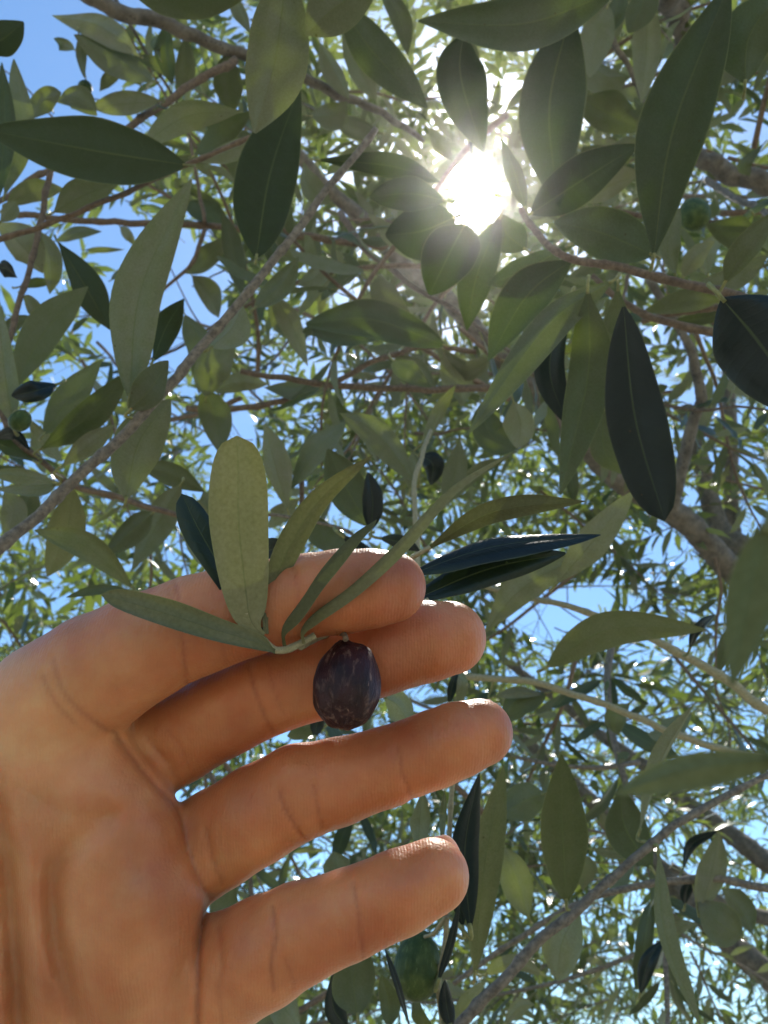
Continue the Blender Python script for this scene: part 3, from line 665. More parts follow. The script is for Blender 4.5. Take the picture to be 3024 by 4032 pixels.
branch('level brown twig behind the upper left leaves with a forked side shoot', mat=M_brown,
  stems=[('A', [40, 925, 400, 955, 700, 965, 880, 975, 1100, 1000, 1280, 1020, 1500, 1045, 1700, 1065, 1850, 1120], 26, 34, .68, .8),
         ('A', [885, 990, 830, 1130, 720, 1240, 640, 1330], 20, 10, .72, .72), ('A', [885, 965, 860, 820, 820, 600, 790, 480], 18, 10, .72, .74)],
  leaves=[('A', [1050, 1290, 1010, 1100, 962, 915], 92, 'u', .68, .7), ('A', [1000, 1000, 900, 930, 820, 870], 110, 'u', .74, .74), ('A', [830, 1190, 900, 1270, 945, 1372], 100, 'u', .72, .72),
          ('A', [800, 1180, 900, 1100, 1000, 1010], 92, 'u', .72, .72), ('A', [1280, 1232, 1360, 1200, 1432, 1120], 84, 'u', .62, .62),
          ('A', [1180, 1270, 1230, 1390, 1310, 1490], 112, 'u', .62, .62), ('A', [1700, 1440, 1480, 1420, 1310, 1420], 140, 'u', .55, .55, 14, O(m=1)),
          ('A', [1420, 750, 1540, 690, 1680, 710], 100, 'u', .65, .65), ('A', [240, 1040, 330, 1005, 440, 1000], 52, 'u', .8, .8), ('A', [370, 1080, 450, 1080, 540, 1078], 26, 'u', .9, .9),
          ('A', [480, 1210, 530, 1170, 590, 1150], 32, 'u', .9, .9), ('A', [520, 980, 560, 1020, 590, 1075], 42, 'u', .8, .8), ('A', [1430, 880, 1330, 800, 1310, 700], 90, 'u', .7, .7),
          ('A', [1210, 1080, 1220, 960, 1270, 900], 70, 'u', .7, .7), ('A', [1390, 1300, 1480, 1200, 1600, 1130], 90, 'u', .7, .7)])
branch('upright knotty twig near the left edge with grey leaves along it', mat=M_brown,
  stems=[('A', [235, 640, 212, 740, 188, 900, 150, 1080, 110, 1230, 70, 1350, 35, 1500, 0, 1640], 26, 24, .47, .42)],
  leaves=[('A', [60, 1680, 195, 1430, 380, 1238], 152, 'u', .40, .41, 24, O(rec=.1, fold=.3)), ('A', [20, 900, 130, 830, 275, 815], 92, 'u', .48, .48, 16),
          ('A', [20, 840, 90, 560, 60, 255], 105, 'u', .44, .45, 16, O(e=.6)), ('A', [-10, 870, 20, 560, 8, 268], 92, 'u', .42, .43, 16, O(m=1)),
          ('A', [135, 515, 190, 440, 265, 400], 100, 'u', .5, .5), ('A', [240, 440, 330, 420, 420, 500], 100, 'u', .52, .52), ('A', [-90, 215, 10, 170, 102, 95], 140, 'u', .35, .35, 10, O(m=1, e=.55)),
          ('A', [100, 1280, 150, 1330, 205, 1410], 64, 'u', .46, .46), ('A', [170, 1000, 220, 1130, 215, 1270], 84, 'u', .5, .5), ('A', [-10, 1150, 30, 1165, 75, 1200], 64, 't', .42, .42),
          ('A', [80, 1240, 160, 1220, 260, 1215], 40, 'u', .5, .5), ('A', [30, 1480, 60, 1400, 160, 1370], 60, 'u', .5, .5)])
branch('hidden overhead twig with huge grey leaves hanging close to the lens at the top',
  stems=[('A', [500, -260, 900, -170, 1300, -140, 1700, -190, 2000, -260], 40, 34, .27, .25)],
  leaves=[('A', [1240, -160, 1190, 250, 1100, 575], 262, 'u', .27, .29, 12, O(e=.62, label='huge blue grey leaf hanging from the top edge')),
          ('A', [560, -50, 830, -5, 1115, -50], 150, 'u', .33, .32, 12, O(e=.6, label='bright green sunlit leaf along the top edge')), ('A', [1650, -80, 1450, 30, 1320, 150], 200, 'u', .26, .27, 14),
          ('S', [1560, -60, 1000, 140, 370, 125], 280, 'u', .33, .34, 14, O(m=1, e=.7)), ('S', [-100, 20, 120, 330, 425, 640], 235, 'u', .36, .37, 14, O(m=1, e=.6)),
          ('S', [640, 190, 625, 460, 760, 905], 290, 'u', .36, .37, 10, O(m=1, e=.7)), ('S', [1280, 60, 1150, 640, 1210, 1230], 380, 'u', .34, .34, 12, O(m=1, e=.7)),
          ('S', [150, -80, 260, 100, 310, 330], 120, 'u', .5, .5)])
branch('strong twig running right from below the sun with long drooping leaves', mat=M_brown,
  stems=[('B', [590, 900, 640, 980, 700, 1050, 800, 1110, 950, 1145, 1170, 1190, 1350, 1235, 1540, 1290, 1700, 1330], 26, 44, .33, .27)],
  leaves=[('B', [1165, 1108, 1250, 560, 1490, -70], 285, 'u', .27, .26, 14, O(m=1, e=.6, label='very long dark leaf rising to the top right with a green translucent patch')),
          ('B', [1158, 1100, 950, 1010, 735, 960], 215, 'u', .30, .30, 14, O(m=1, e=.55, label='broad leaf with a glowing green patch below the sun')),
          ('B', [815, 1120, 620, 1275, 450, 1560], 195, 'u', .31, .31, 20, O(m=1, label='broad brownish leaf hanging to the left')),
          ('B', [985, 1215, 715, 1400, 365, 1872], 150, 'u', .28, .27, 26, O(e=.6, fold=.5, tw=.5, label='long pale leaf with a yellow stalk and dark folded edge')),
          ('D', [800, -180, 715, 110, 797, 370], 128, 't', .30, .30, 14, O(e=.62, label='narrow dark blue leaf hanging straight down')),
          ('D', [880, -220, 880, 150, 762, 662], 186, 'u', .275, .28, 16, O(e=.65, tw=.25, label='long pale leaf hanging straight down')), ('D', [1010, -230, 1000, 80, 900, 355], 150, 'u', .31, .31, 16),
          ('D', [1035, -150, 1085, 330, 1212, 776], 240, 't', .26, .255, 12, O(ab=(.75, .55), fold=.25, label='large nearly black blue leaf with a green tip hanging down')),
          ('D', [950, 290, 950, 460, 1022, 572], 115, 'u', .33, .33, 16), ('B', [1470, 1225, 1560, 1070, 1720, 900], 112, 'u', .27, .26, 20), ('B', [1362, 1226, 1520, 1200, 1655, 1108], 96, 'u', .30, .31, 20, O(e=.5)),
          ('B', [1260, 1190, 1225, 1060, 1280, 895], 90, 'u', .34, .34),
          ('S', [1040, 1270, 1330, 1080, 1680, 860], 265, 'u', .34, .35, 14, O(m=1, e=.6)), ('S', [530, 1190, 330, 1150, 85, 1170], 190, 'u', .36, .36, 14, O(m=1, e=.5)),
          ('S', [590, 1290, 400, 1370, 180, 1400], 330, 'u', .37, .37, 12, O(m=1, e=.5)), ('S', [650, 1330, 560, 1500, 440, 1750], 330, 'u', .36, .36, 12, O(m=1, e=.5)),
          ('S', [860, 1290, 720, 1640, 660, 1965], 210, 'u', .36, .36, 14, O(m=1)), ('S', [1260, 1460, 1010, 1600, 775, 1695], 170, 'u', .34, .34, 14, O(m=1)),
          ('S', [1010, 1480, 900, 1390, 860, 1270], 200, 'u', .36, .36, 14, O(m=1, e=.6)), ('S', [1010, 1240, 940, 1010, 866, 815], 100, 'u', .35, .35, 24, O(m=1)), ('S', [-220, 950, 200, 985, 500, 1080], 140, 'u', .42, .42, 18, O(m=1)),
          ('S', [1330, 1090, 1250, 900, 1330, 560], 130, 'u', .38, .38, 18, O(m=1)), ('S', [430, 760, 500, 860, 580, 960], 90, 'u', .5, .5)])
branch('brown twig with a bud at right, forked below the strong twig', mat=M_brown,
  stems=[('B', [900, 1190, 960, 1245, 1100, 1350, 1250, 1400, 1460, 1450, 1700, 1490], 22, 44, .38, .36), ('B', [1110, 1390, 1300, 1345, 1500, 1325, 1700, 1330], 24, 34, .40, .38)],
  leaves=[('B', [1450, 1300, 1290, 1300, 1108, 1352], 96, 'u', .38, .38), ('D', [560, 260, 590, 360, 575, 462], 140, 'u', .40, .40), ('B', [820, 1470, 880, 1380, 960, 1290], 90, 'u', .42, .42),
          ('B', [1060, 1480, 1000, 1420, 970, 1290], 90, 'u', .42, .42), ('G', [1560, 645, 1640, 740, 1750, 900], 185, 't', .20, .19, 12, O(e=.5, label='near black leaf cut by the right edge')),
          ('B', [1500, 1330, 1400, 1370, 1250, 1385], 60, 'u', .4, .4)])
branch('thick dark limb entering at upper right', name='olive_limb', mat=M_limb,
  stems=[('B', [1180, 620, 1280, 640, 1370, 690, 1500, 745, 1680, 790, 1900, 850], 50, 105, .9, .85), ('B', [1400, 780, 1500, 850, 1620, 900, 1700, 1000], 30, 22, .8, .6)],
  leaves=[('B', [1390, 965, 1500, 985, 1610, 1100], 130, 'u', .5, .5), ('B', [1290, 1200, 1350, 1110, 1430, 1040], 84, 'u', .5, .5), ('B', [1400, 1180, 1400, 1080, 1490, 1000], 84, 'u', .55, .55),
          ('B', [1640, 620, 1560, 700, 1580, 760], 60, 'u', .7, .7), ('B', [850, 870, 980, 800, 1110, 750], 110, 'u', .6, .6), ('B', [1600, 930, 1650, 1000, 1700, 1100], 90, 'u', .5, .5)])
branch('pale rough branch at the top right corner with blunt leaves hanging beside it', mat=M_limb,
  stems=[('B', [1220, -60, 1260, 40, 1285, 150, 1300, 260, 1330, 420], 100, 50, .8, .95), ('B', [950, -60, 980, 160, 1080, 330, 1150, 560], 30, 18, .6, .62)],
  leaves=[('B', [1130, -90, 1115, 30, 1055, 142], 125, 'u', .5, .5, 10, O(e=.5)), ('B', [1130, -40, 1135, 180, 1112, 445], 120, 'u', .52, .53), ('B', [965, 30, 915, 180, 888, 335], 140, 'u', .5, .5, 14, O(e=.55, label='leaf lit bright green from behind')),
          ('B', [1560, 360, 1580, 150, 1740, -60], 240, 'u', .27, .26, 12, O(m=1)), ('B', [1010, -40, 1000, 60, 960, 160], 90, 'u', .52, .52), ('B', [1090, 130, 1130, 250, 1190, 200], 120, 'u', .6, .6),
          ('B', [1140, 560, 1100, 500, 1040, 480], 36, 'u', .6, .6), ('B', [1145, 560, 1110, 470, 1080, 420], 36, 'u', .6, .6), ('B', [850, 640, 950, 700, 1100, 600], 150, 'u', .6, .6), ('B', [850, 420, 950, 480, 1120, 560], 160, 'u', .6, .6),
          ('B', [870, 260, 960, 330, 1060, 330], 120, 'u', .62, .62)])
branch('dark forked twig passing behind the middle of the scene above the hand', mat=M_brown,
  stems=[('G', [520, 803, 600, 815, 700, 830, 830, 840, 960, 840, 1100, 835], 12, 16, .55, .6), ('G', [400, 880, 490, 885, 600, 870, 690, 840, 750, 810, 830, 770, 920, 750, 1030, 760], 14, 11, .6, .62),
         ('G', [350, 910, 430, 895, 520, 860], 10, 10, .66, .62)],
  leaves=[('C', [890, 240, 920, 110, 1020, -50], 150, 'u', .5, .5, 16), ('C', [880, 200, 930, 340, 955, 490], 132, 'u', .5, .5, 16), ('C', [920, 215, 1040, 180, 1160, 185], 82, 'u', .6, .6), ('C', [1420, 190, 1280, 215, 1140, 200], 84, 'u', .6, .6),
          ('G', [1060, 775, 1000, 800, 935, 740], 40, 'u', .6, .6), ('G', [960, 745, 800, 690, 660, 700], 80, 'u', .5, .5, 14, O(m=1, e=.55, label='long dark leaf lying level below the sun')), ('G', [905, 735, 830, 640, 820, 590], 60, 'u', .55, .55),
          ('G', [590, 640, 630, 700, 665, 790], 48, 'u', .6, .6), ('G', [400, 680, 440, 760, 430, 850], 62, 'u', .6, .6), ('G', [850, 770, 900, 800, 945, 850], 44, 'u', .62, .62), ('G', [960, 760, 990, 820, 1000, 880], 66, 'u', .6, .6),
          ('G', [1040, 870, 1060, 940, 1120, 968], 70, 'u', .55, .55)])
branch('upright shoot with fanned olive leaves rising just behind the index finger',
  stems=[('C', [1560, 900, 1500, 820, 1300, 770, 1150, 750, 1000, 790], 14, 14, .36, .38), ('G', [905, 1260, 900, 1150, 895, 1050, 912, 980, 930, 930], 13, 9, .34, .42, M_stemg), ('C', [1295, 880, 1300, 700, 1305, 585], 22, 20, .42, .42, M_brown)],
  leaves=[('C', [1242, 725, 1185, 520, 1140, 358], 112, 'u', .40, .40), ('C', [1255, 640, 1370, 470, 1492, 345], 112, 'u', .40, .41), ('C', [1592, 800, 1500, 640, 1415, 465], 172, 'u', .38, .38, 14, O(e=.6)),
          ('C', [1790, 605, 1630, 400, 1470, 312], 128, 'u', .40, .40, 18), ('C', [1602, 815, 1610, 690, 1590, 565], 92, 't', .36, .36, 12, O(e=.5, label='small blue leaf reflecting the sky')), ('C', [1480, 840, 1560, 900, 1655, 960], 60, 't', .3, .3, 14, O(e=.5)),
          ('D', [265, 695, 310, 560, 328, 422], 102, 'u', .40, .40), ('D', [150, 490, 210, 530, 200, 620], 92, 't', .42, .42, 12, O(e=.5)), ('D', [160, 470, 240, 300, 312, 185], 56, 'u', .42, .42, 24), ('D', [40, 80, 110, 130, 205, 200], 92, 'u', .5, .5),
          ('D', [110, 640, 130, 560, 120, 480], 70, 'u', .44, .44), ('D', [-20, 850, 80, 870, 160, 910], 60, 't', .3, .3, 12), ('D', [280, 700, 400, 560, 540, 500], 60, 'u', .5, .5), ('C', [1290, 680, 1200, 760, 1150, 800], 80, 'u', .5, .5),
          ('G', [790, 1200, 700, 1160, 640, 1100], 60, 'u', .45, .45), ('G', [480, 1190, 455, 1130, 440, 1060], 70, 'u', .42, .42), ('G', [445, 1230, 430, 1150, 428, 1080], 76, 'u', .40, .40)])
branch('pale twig at right behind the fingertips with long leaves pointing up right', mat=M_stemg,
  stems=[('D', [400, 1050, 640, 1110, 900, 1180, 1100, 1255, 1220, 1320, 1440, 1440, 1660, 1600], 20, 44, .38, .36)],
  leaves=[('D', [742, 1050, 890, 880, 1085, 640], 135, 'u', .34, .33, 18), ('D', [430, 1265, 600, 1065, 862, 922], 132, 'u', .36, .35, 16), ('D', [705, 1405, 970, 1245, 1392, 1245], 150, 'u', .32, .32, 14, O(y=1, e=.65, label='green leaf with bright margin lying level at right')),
          ('D', [1320, 1330, 1360, 1240, 1430, 1180], 44, 't', .33, .33, 34), ('D', [1440, 1440, 1500, 1300, 1600, 1260], 90, 'u', .4, .4), ('D', [660, 1110, 720, 1000, 840, 960], 60, 'u', .42, .42)])
branch('thin pale twig running right from behind the middle fingertip', mat=M_stemg,
  stems=[('G', [985, 1463, 1100, 1468, 1180, 1483, 1290, 1515, 1400, 1560, 1500, 1600, 1680, 1650], 14, 16, .42, .40)],
  leaves=[('F', [700, 45, 570, 80, 490, 190], 110, 'u', .42, .42), ('F', [480, 60, 580, 40, 690, 50], 50, 'u', .42, .42), ('F', [0, 60, 60, 100, 120, 200], 120, 'u', .3, .3), ('F', [1330, 130, 1220, 200, 1140, 220], 90, 'u', .5, .5),
          ('F', [1060, 90, 1000, 150, 1010, 230], 90, 'u', .5, .5), ('F', [280, 90, 300, 0, 320, -70], 40, 't', .30, .30, 20), ('F', [320, 110, 340, 10, 330, -60], 50, 'u', .30, .30, 20)])
branch('long straight twig crossing the lower right with upright pale leaves', mat=M_twig,
  stems=[('F', [300, 1510, 480, 1310, 700, 1100, 900, 930, 1100, 740, 1300, 590, 1520, 470, 1700, 380], 50, 26, .27, .31)],
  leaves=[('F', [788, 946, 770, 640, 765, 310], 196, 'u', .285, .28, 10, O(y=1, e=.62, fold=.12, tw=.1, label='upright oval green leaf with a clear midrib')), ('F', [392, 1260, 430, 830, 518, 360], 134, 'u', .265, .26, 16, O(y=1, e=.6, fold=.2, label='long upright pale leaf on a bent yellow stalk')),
          ('F', [1155, 800, 1040, 620, 1020, 440], 175, 'u', .33, .33, 14), ('F', [1105, 640, 1200, 330, 1340, 92], 64, 'u', .30, .29, 44, O(fold=.7, label='narrow leaf folded along its midrib')), ('F', [1185, 735, 1215, 1090, 1370, 1500], 78, 'u', .29, .27, 40, O(fold=.5, label='long narrow strap leaf with a dark edge')),
          ('F', [840, 985, 770, 1120, 745, 1285], 165, 'u', .33, .33, 14, O(e=.5)), ('F', [440, 1260, 560, 1215, 705, 1272], 64, 'u', .36, .36), ('F', [310, 1470, 360, 1380, 445, 1285], 66, 'u', .33, .33), ('F', [520, 1475, 590, 1400, 650, 1390], 60, 'u', .4, .4)])
branch('curved grey twig rising to the right edge behind the straight twig', mat=M_twig,
  stems=[('F', [300, 1300, 430, 1210, 640, 1070, 830, 960, 1000, 900, 1200, 860, 1400, 850, 1680, 895, 1800, 920], 20, 36, .42, .40)],
  leaves=[('F', [625, 1010, 570, 850, 515, 710], 135, 'u', .40, .40, 12, O(e=.5)), ('F', [1370, 980, 1420, 800, 1450, 640], 112, 'u', .40, .40), ('F', [1545, 1100, 1450, 1040, 1360, 950], 165, 'u', .40, .40, 14, O(e=.5)), ('F', [1590, 1080, 1540, 980, 1460, 890], 120, 'u', .44, .44),
          ('F', [1290, 810, 1330, 700, 1440, 640], 44, 't', .42, .42, 30), ('F', [1105, 1345, 1140, 1210, 1210, 1105], 66, 't', .40, .40), ('F', [1200, 1110, 1270, 1060, 1350, 1040], 50, 'u', .42, .42), ('F', [900, 720, 990, 740, 1060, 745], 44, 'u', .5, .5),
          ('F', [720, 760, 860, 800, 860, 900], 90, 'u', .45, .45), ('F', [1300, 960, 1310, 900, 1330, 850], 50, 't', .42, .42)])
branch('drooping twig with blackish leaves below the ring finger and a green olive', mat=M_stemg,
  stems=[('F', [300, 380, 290, 520, 282, 700, 270, 1000, 262, 1150, 240, 1300, 255, 1500], 22, 24, .24, .235), ('F', [285, 1010, 250, 1040, 212, 1090], 18, 14, .236, .24)],
  leaves=[('F', [372, 1055, 350, 720, 412, 390], 120, 't', .232, .228, 14, O(e=.6, label='nearly black upright leaf behind the fingertips')), ('F', [150, 725, 155, 600, 165, 470], 86, 'u', .25, .25), ('F', [250, 690, 255, 560, 262, 460], 34, 'u', .26, .26, 30),
          ('F', [690, 480, 590, 520, 500, 575], 150, 'u', .38, .38, 12, O(e=.5)), ('F', [235, 1290, 290, 1120, 330, 930], 36, 't', .23, .23, 30), ('F', [115, 1500, 60, 1310, 0, 1140], 30, 't', .23, .23, 40), ('F', [290, 1490, 270, 1390, 262, 1285], 66, 't', .23, .23, 14, O(e=.5)),
          ('F', [340, 1060, 320, 880, 330, 560], 60, 't', .24, .24), ('F', [20, 1490, 20, 1380, -10, 1260], 90, 'u', .27, .27), ('F', [200, 1500, 150, 1440, 130, 1330], 60, 'u', .27, .27),
          ('E', [1545, 1440, 1530, 1290, 1560, 1110], 185, 'u', .30, .30, 12, O(e=.6)), ('E', [1500, 1490, 1440, 1400, 1440, 1230], 84, 't', .32, .32, 16, O(label='bluish leaf below the little finger')), ('E', [985, 1060, 970, 960, 1010, 850], 115, 'u', .30, .30, 14),
          ('E', [1480, 900, 1455, 800, 1440, 728], 120, 'u', .30, .30, 14), ('E', [1190, 1340, 1240, 1420, 1300, 1500], 130, 'u', .34, .34), ('E', [1380, 190, 1300, 200, 1240, 230], 90, 'u', .3, .3), ('E', [1360, 240, 1370, 180, 1390, 130], 60, 't', .29, .29, 24)])
branch('out of focus leaves very close to the lens at the right edge',
  stems=[('D', [1900, 600, 1780, 700, 1740, 900, 1760, 1400, 1800, 2000], 60, 60, .05, .05)],
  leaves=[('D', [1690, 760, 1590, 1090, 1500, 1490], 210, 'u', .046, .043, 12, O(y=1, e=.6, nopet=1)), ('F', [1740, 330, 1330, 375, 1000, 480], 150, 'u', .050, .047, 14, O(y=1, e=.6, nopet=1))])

BEAMS = [pt(*q) for q in (('H', 1480, 596, .146), ('H', 1250, 665, .146), ('H', 900, 728, .146), ('H', 1395, 1034, .137), ('H', 1100, 1130, .138), ('H', 1240, 122, .142), ('H', 1450, 290, .154), ('H', 650, 180, .142), ('D', 700, 800, .17), ('H', 100, 430, .145), ('H', 560, 905, .15), ('C', 800, 680, .139))]
def in_beam(p, rad=.021):
    for b in BEAMS:
        v = p-b; t = v.dot(SUN)
        if t > .01 and (v-t*SUN).length < rad: return True
    return False
# ------------------------------------------------------------------ leafing branches further back (every leaf a part)
VAR = []
for k in range(14):
    S = [Vector((0, t, -.12*random.uniform(.2, 1.4)*t*t+.03*math.sin(t*3))) for t in [i/9 for i in range(10)]]
    bend = random.uniform(-.12, .12); S = [Vector((bend*s.y*s.y, s.y, s.z)) for s in S]
    V, F, UV, MI = leaf_geo(S, random.uniform(.19, .27), lambda t: Vector((0, 0, 1)), random.uniform(.6, .85), random.uniform(.85, 1.1), random.uniform(.1, .4), random.uniform(.1, .4), 4, .03,
                            [Vector((0, -.09, -.01)), Vector((0, -.04, 0)), Vector((0, .02, 0))], .012, twist=random.uniform(-.5, .5))
    me = mesh('leaf', V, F, UV, MI); me.materials.append(M_leaf); me.materials.append(M_pet); VAR.append(me)

def holes(px, py):
    """patches of the picture where the photograph shows open sky between the branches"""
    for x, y, rx, ry in ((150, 260, 330, 560), (640, 1180, 290, 300), (1877, 736, 125, 125), (2170, 2400, 190, 120), (900, 1700, 120, 160)):
        if ((px-x)/rx)**2+((py-y)/ry)**2 < 1: return True
    return False
def proj(p):
    v = p-CAM; d = v.dot(FW); return 1512+v.dot(RT)/d*FPX, 2016-v.dot(UP)/d*FPX, d
LBL = 'slender leafy olive branch among many alike in the tree behind the hand'
GRP = 'slender leafy olive branches filling the tree behind'
def leafy_branch(px, py, d, ln, dirv, lsize=.052, tries=0):
    base = W(px, py, d); P = [Vector()]; T = dirv.normalized()
    nseg = 7
    for i in range(nseg):
        T = (T + Vector((random.gauss(0, .13), random.gauss(0, .13), random.gauss(-.03, .13)))).normalized(); P.append(P[-1]+T*ln/nseg)
    Q = catmull(P, 4)
    col_ = 'left' if px < 1008 else ('middle' if px < 2016 else 'right'); row_ = min(3, max(0, int(py/1008)))
    where = {0: 'in the top %s of the canopy', 1: 'at the %s above the hand and its sprig', 2: 'at the %s behind the level of the fingers', 3: 'low at the %s below the ring finger'}[row_] % col_
    ex, ey, ed = proj(base+P[-1]); dx, dy = ex-px, ey-py; sz = math.hypot(dx, dy)
    way = ('rising' if dy < 0 else 'drooping') if abs(dy) > .5*abs(dx) else 'level'
    way += ' ' + ('left-pointing' if dx < 0 else 'right-pointing')
    root = thing('olive_branch', base, '%s %s %s olive branch %s' % ('near' if d < 1.1 else ('midway' if d < 1.7 else 'far'), 'long' if sz > 620 else ('middling' if sz > 360 else 'short'), way, where), 'branch', GRP)
    r0 = .0011+ln*.0052
    V, F = tube(Q, list(np.linspace(r0, .0007, len(Q))), 7, .06)
    link('stem', mesh('stem', V, F), random.choice((M_twig, M_brown, M_brown)), root)
    acc = 0; ang = random.uniform(0, math.pi); nxt = ln*.08; cnt = 0
    for a, b in zip(Q[:-1], Q[1:]):
        acc += (b-a).length
        if acc < nxt: continue
        nxt = acc + random.uniform(.014, .022); ang += math.pi/2+random.uniform(-.3, .3)
        T = (b-a).normalized(); A = T.orthogonal().normalized(); B = T.cross(A)
        for sgn in (0, math.pi):
            if random.random() < .14: continue
            out = A*math.cos(ang+sgn)+B*math.sin(ang+sgn)
            y = (T*random.uniform(.5, 1.1)+out*random.uniform(.6, 1.0)+Vector((0, 0, random.uniform(-.35, .2)))).normalized()
            p = base+b+out*r0*.7
            s = lsize*random.uniform(.65, 1.2)*(1-.35*(acc/ln)**3)
            pe = p + y*s*.6; hx, hy, hd = proj(pe)
            if holes(hx, hy) or hd < .45 or in_beam(pe): continue
            zz = (T*.8 - out*.4 + Vector((0, 0, .9)) + Vector((random.gauss(0, .35), random.gauss(0, .35), 0)))
            x = y.cross(zz).normalized(); z = x.cross(y)
            M = Matrix((x*s, y*s, z*s)).transposed().to_4x4(); M.translation = b+out*r0*.7+y*s*.09
            lf = bpy.data.objects.new('leaf', random.choice(VAR)); C.objects.link(lf); lf.parent = root; lf.matrix_local = M; cnt += 1
            if cnt > 95: return root
    return root
def rdir(droop=.0):
    v = RT*random.uniform(-1, 1)+FW*random.uniform(-.45, .35)+UP*random.uniform(-.7, .7)+Vector((0, 0, -droop))
    return v
random.seed(5)
NM = 140
for i in range(NM):
    d = random.uniform(.62, 2.3)
    px = random.uniform(-250, 3250); py = random.uniform(-350, 4150)
    for _ in range(12):
        if holes(px, py) or (px < 900 and py < 1200 and random.random() < .5): px = random.uniform(-250, 3250); py = random.uniform(-350, 4150)
    leafy_branch(px, py, d, random.uniform(.24, .5), rdir(.25), .046+.01*random.random())

random.seed(8)
for i in range(22):
    a = random.uniform(0, 6.3); q = random.uniform(350, 1100)
    leafy_branch(1877+q*math.cos(a), 736+q*math.sin(a)*.8, random.uniform(.6, 1.2), random.uniform(.22, .4), rdir(.1), .05)

# ------------------------------------------------------------------ the tree that carries the canopy, and another behind it
def tree(name, label, base, limbs, trunkr, mat=M_limb, cat='tree'):
    root = thing(name, base, label, cat)
    for i, (P, r0, r1) in enumerate(limbs):
        Q = catmull([p-base for p in P], 10)
        V, F = tube(Q, list(np.linspace(r0, r1, len(Q))), 16, .11, seed=i)
        link('trunk' if i == 0 else 'limb', mesh('limb', V, F), mat, root)
    return root
fork = W(3600, 4500, 1.7)
tb = Vector((fork.x+.25, fork.y+.25, 0))
def gl(c, d0, d1, s=1.8228):
    m = len(c)//2; return [W(c[2*i]*s, c[2*i+1]*s, d0+(d1-d0)*i/(m-1)) for i in range(m)]
tree('olive_tree', 'grey barked olive tree whose limbs rise from beyond the lower right corner', tb,
     [([tb, tb+Vector((-.05, 0, .3)), fork+Vector((.03, .05, -.15)), fork], .13, .06),
      ([fork]+gl([1700, 2150, 1580, 2040, 1480, 1940, 1400, 1850, 1300, 1750, 1190, 1650, 1100, 1570, 960, 1440, 860, 1350], 1.6, 2.1), .030, .009),
      ([fork]+gl([1760, 1960, 1640, 1850, 1560, 1790, 1480, 1730, 1400, 1660, 1300, 1590, 1190, 1500, 1080, 1420], 1.7, 2.2), .028, .010),
      ([fork]+gl([1800, 2000, 1660, 1985, 1560, 1950, 1450, 1870], 1.5, 1.6), .022, .008),
      ([fork]+gl([1780, 1500, 1640, 1290, 1560, 1210, 1480, 1125, 1400, 1075, 1330, 1030, 1240, 940, 1160, 850, 1100, 790, 960, 640, 880, 580, 790, 480, 700, 400, 640, 330, 560, 260], 1.25, 1.0), .024, .007),
      ([fork]+gl([1780, 1300, 1620, 1190, 1560, 1150, 1530, 1070, 1510, 980, 1480, 880], 1.9, 2.2), .034, .020),
      (gl([1590, 1220, 1580, 1100, 1580, 980, 1575, 860, 1560, 700, 1500, 560], 2.1, 2.3), .022, .014),
      (gl([1450, 1100, 1475, 1000, 1500, 900, 1515, 860, 1500, 790, 1485, 740, 1400, 600], .62, .6), .0055, .003)], .1)

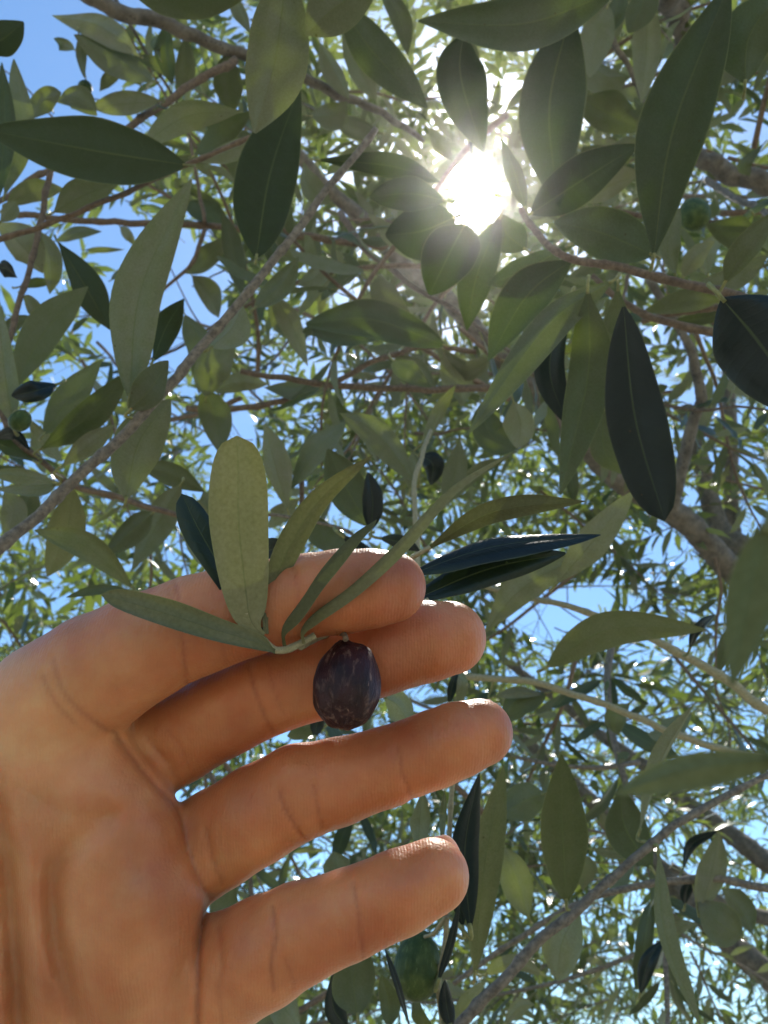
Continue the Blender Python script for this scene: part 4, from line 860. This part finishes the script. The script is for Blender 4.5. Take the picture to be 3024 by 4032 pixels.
# far foliage as numpy sprays
def spray_field(specs, name, label, seed, lmin, lmax, cell):
    """specs: list of (px,py,d,dir,len,n) sprays; merged into one mesh of leaf-shaped faces"""
    g = np.random.default_rng(seed); VV = []; NF = 0
    shape = np.array([(0, 0, 0), (-.5, .35, .06), (.5, .35, .06), (-.42, .7, .05), (.42, .7, .05), (0, 1, -.05)])
    out = []
    for (b, T, ln, n) in specs:
        A = np.cross(T, (.3, .1, 1)); A /= np.linalg.norm(A); B = np.cross(T, A)
        pr_ = np.arange(n)//2; t = (pr_+.6)/(n/2)+g.normal(0, .008, n)
        sag = np.array([0, 0, -.25*ln])[None]*(t**2)[:, None]
        p = b+T[None]*(t*ln)[:, None]+sag
        a = pr_*math.pi/2+(np.arange(n) % 2)*math.pi+g.normal(0, .3, n)+g.random()*6
        out_ = A[None]*np.cos(a)[:, None]+B[None]*np.sin(a)[:, None]
        y = T[None]*g.uniform(.4, 1.0, n)[:, None]+out_*g.uniform(.5, 1, n)[:, None]+np.array([0, 0, 1])[None]*g.uniform(-.4, .25, n)[:, None]
        y /= np.linalg.norm(y, axis=1)[:, None]
        zz = g.normal(0, .35, (n, 3))+np.array([0, 0, .9])+T*.4
        x = np.cross(y, zz); x /= np.linalg.norm(x, axis=1)[:, None]; z = np.cross(x, y)
        s = g.uniform(lmin, lmax, n); w = s*g.uniform(.19, .26, n)
        v = p[:, None, :]+x[:, None, :]*(shape[None, :, 0]*w[:, None])[:, :, None]+y[:, None, :]*(shape[None, :, 1]*s[:, None])[:, :, None]+z[:, None, :]*(shape[None, :, 2]*s[:, None])[:, :, None]
        out.append(v)
    V = np.concatenate(out)
    # drop leaves that would close the open patches of sky
    c = V[:, 3, :]-np.array(CAM); d = c@np.array(FW); px = 1512+(c@np.array(RT))/d*FPX; py = 2016-(c@np.array(UP))/d*FPX
    keep = d > .9
    for x, y, rx, ry in ((140, 240, 330, 560), (640, 1180, 270, 290), (1877, 736, 125, 125), (2170, 2400, 190, 120), (900, 1700, 110, 150), (100, 1050, 120, 120)):
        keep &= ((px-x)/rx)**2+((py-y)/ry)**2 > 1
    for b in BEAMS:
        v = V[:, 3, :]-np.array(b); tt = v@np.array(SUN); keep &= (np.linalg.norm(v-tt[:, None]*np.array(SUN), axis=1) > .024)
    V = V[keep]; n = len(V)
    me = bpy.data.meshes.new(name); me.vertices.add(n*6); me.vertices.foreach_set('co', V.astype(np.float32).ravel())
    base = (np.arange(n)*6)[:, None]
    # two triangles and one quad per leaf
    li = np.concatenate([base+np.array([[0, 2, 1]]), base+np.array([[1, 2, 4, 3]]), base+np.array([[3, 4, 5]])], 1).astype(np.int32)
    me.loops.add(n*10); me.loops.foreach_set('vertex_index', li.ravel())
    ls = (np.arange(n)*10)[:, None]+np.array([[0, 3, 7]])
    me.polygons.add(n*3); me.polygons.foreach_set('loop_start', ls.astype(np.int32).ravel())
    me.update(calc_edges=True)
    o = link(name, me, M_far); tag(o, label, 'foliage', kind='stuff')
    print(name, n, 'leaves')
def stems_mesh(specs, name, parent=None):
    V = []; F = []
    for (b, T, ln, n) in specs:
        P = [Vector(b+T*(k/4*ln)+np.array([0, 0, -.25*ln])*(k/4)**2) for k in range(5)]
        v, f = tube(P, [.0012+.003*ln*(1-k/4) for k in range(5)], 4, 0, cap=False); o = len(V); V += v; F += [tuple(i+o for i in q) for q in f]
    return V, F
def make_specs(seed, n, d0, d1, dens, lenr, per):
    g = np.random.default_rng(seed); specs = []
    while len(specs) < n:
        px = g.uniform(-500, 3500); py = g.uniform(-600, 4500); d = d0+(d1-d0)*g.random()**.8
        p = W(px, py, d)
        if p.z < .25: continue
        cl = noise.noise(Vector(p)*(2.2/d0**.5))+.35*noise.noise(Vector(p)*6)
        if g.random() > dens(px, py) or cl < -.04: continue
        T = np.array(RT)*g.uniform(-1, 1)+np.array(FW)*g.uniform(-.5, .5)+np.array(UP)*g.uniform(-.4, .9); T /= np.linalg.norm(T)
        specs.append((np.array(p), T, g.uniform(*lenr), int(per)))
    return specs
dens = lambda x, y: .25+.75*min(1, max(0, (y-600)/1800)) - (.2 if x < 900 and y < 1300 else 0)
s1 = make_specs(3, 900, 1.35, 2.8, dens, (.18, .34), 22)
s1 += make_specs(9, 420, 1.3, 2.8, lambda x, y: math.exp(-((x-1800)**2+(y-700)**2)/(2*750**2)), (.18, .34), 24)
s2 = make_specs(4, 1350, 2.6, 6.0, lambda x, y: max(.02, min(1, (y-1300)/1500)), (.25, .5), 24)
spray_field(s1, 'olive_foliage', 'fine grey green olive foliage of the tree seen behind the leafy branches', 7, .048, .074, 2)
spray_field(s2, 'distant_olive_foliage', 'small distant olive foliage low behind the hand with white sky gaps', 8, .055, .085, 2)
V, F = stems_mesh(s1[:700]+s2[:1300], 'twigs')
tag(link('distant_twigs', mesh('distant_twigs', V, F), M_limb), 'fine mesh of thin distant twigs among the far foliage', 'twigs', kind='stuff')
bpy.context.view_layer.update()
TOPZ = max((o.matrix_world @ Vector(c)).z for o in C.objects if o.type == 'MESH' for c in o.bound_box)+.3; print('top', TOPZ)
# ------------------------------------------------------------------ haze: air volume added to spread a glow round the sun
hv = [(x, y, z) for x in (-153, 153) for y in (-153, 153) for z in (-1.6, TOPZ)]
hf = [(0, 1, 3, 2), (4, 6, 7, 5), (0, 4, 5, 1), (2, 3, 7, 6), (0, 2, 6, 4), (1, 5, 7, 3)]
m, t = newmat('haze'); v = N(t, 'ShaderNodeVolumePrincipled'); v.inputs['Density'].default_value = .0085; v.inputs['Anisotropy'].default_value = .93
v.inputs['Color'].default_value = (1, .99, .97, 1)
o = N(t, 'ShaderNodeOutputMaterial'); L(t, v.outputs[0], o.inputs['Volume'])
tag(link('haze', mesh('haze', hv, hf), m), kind='stuff')
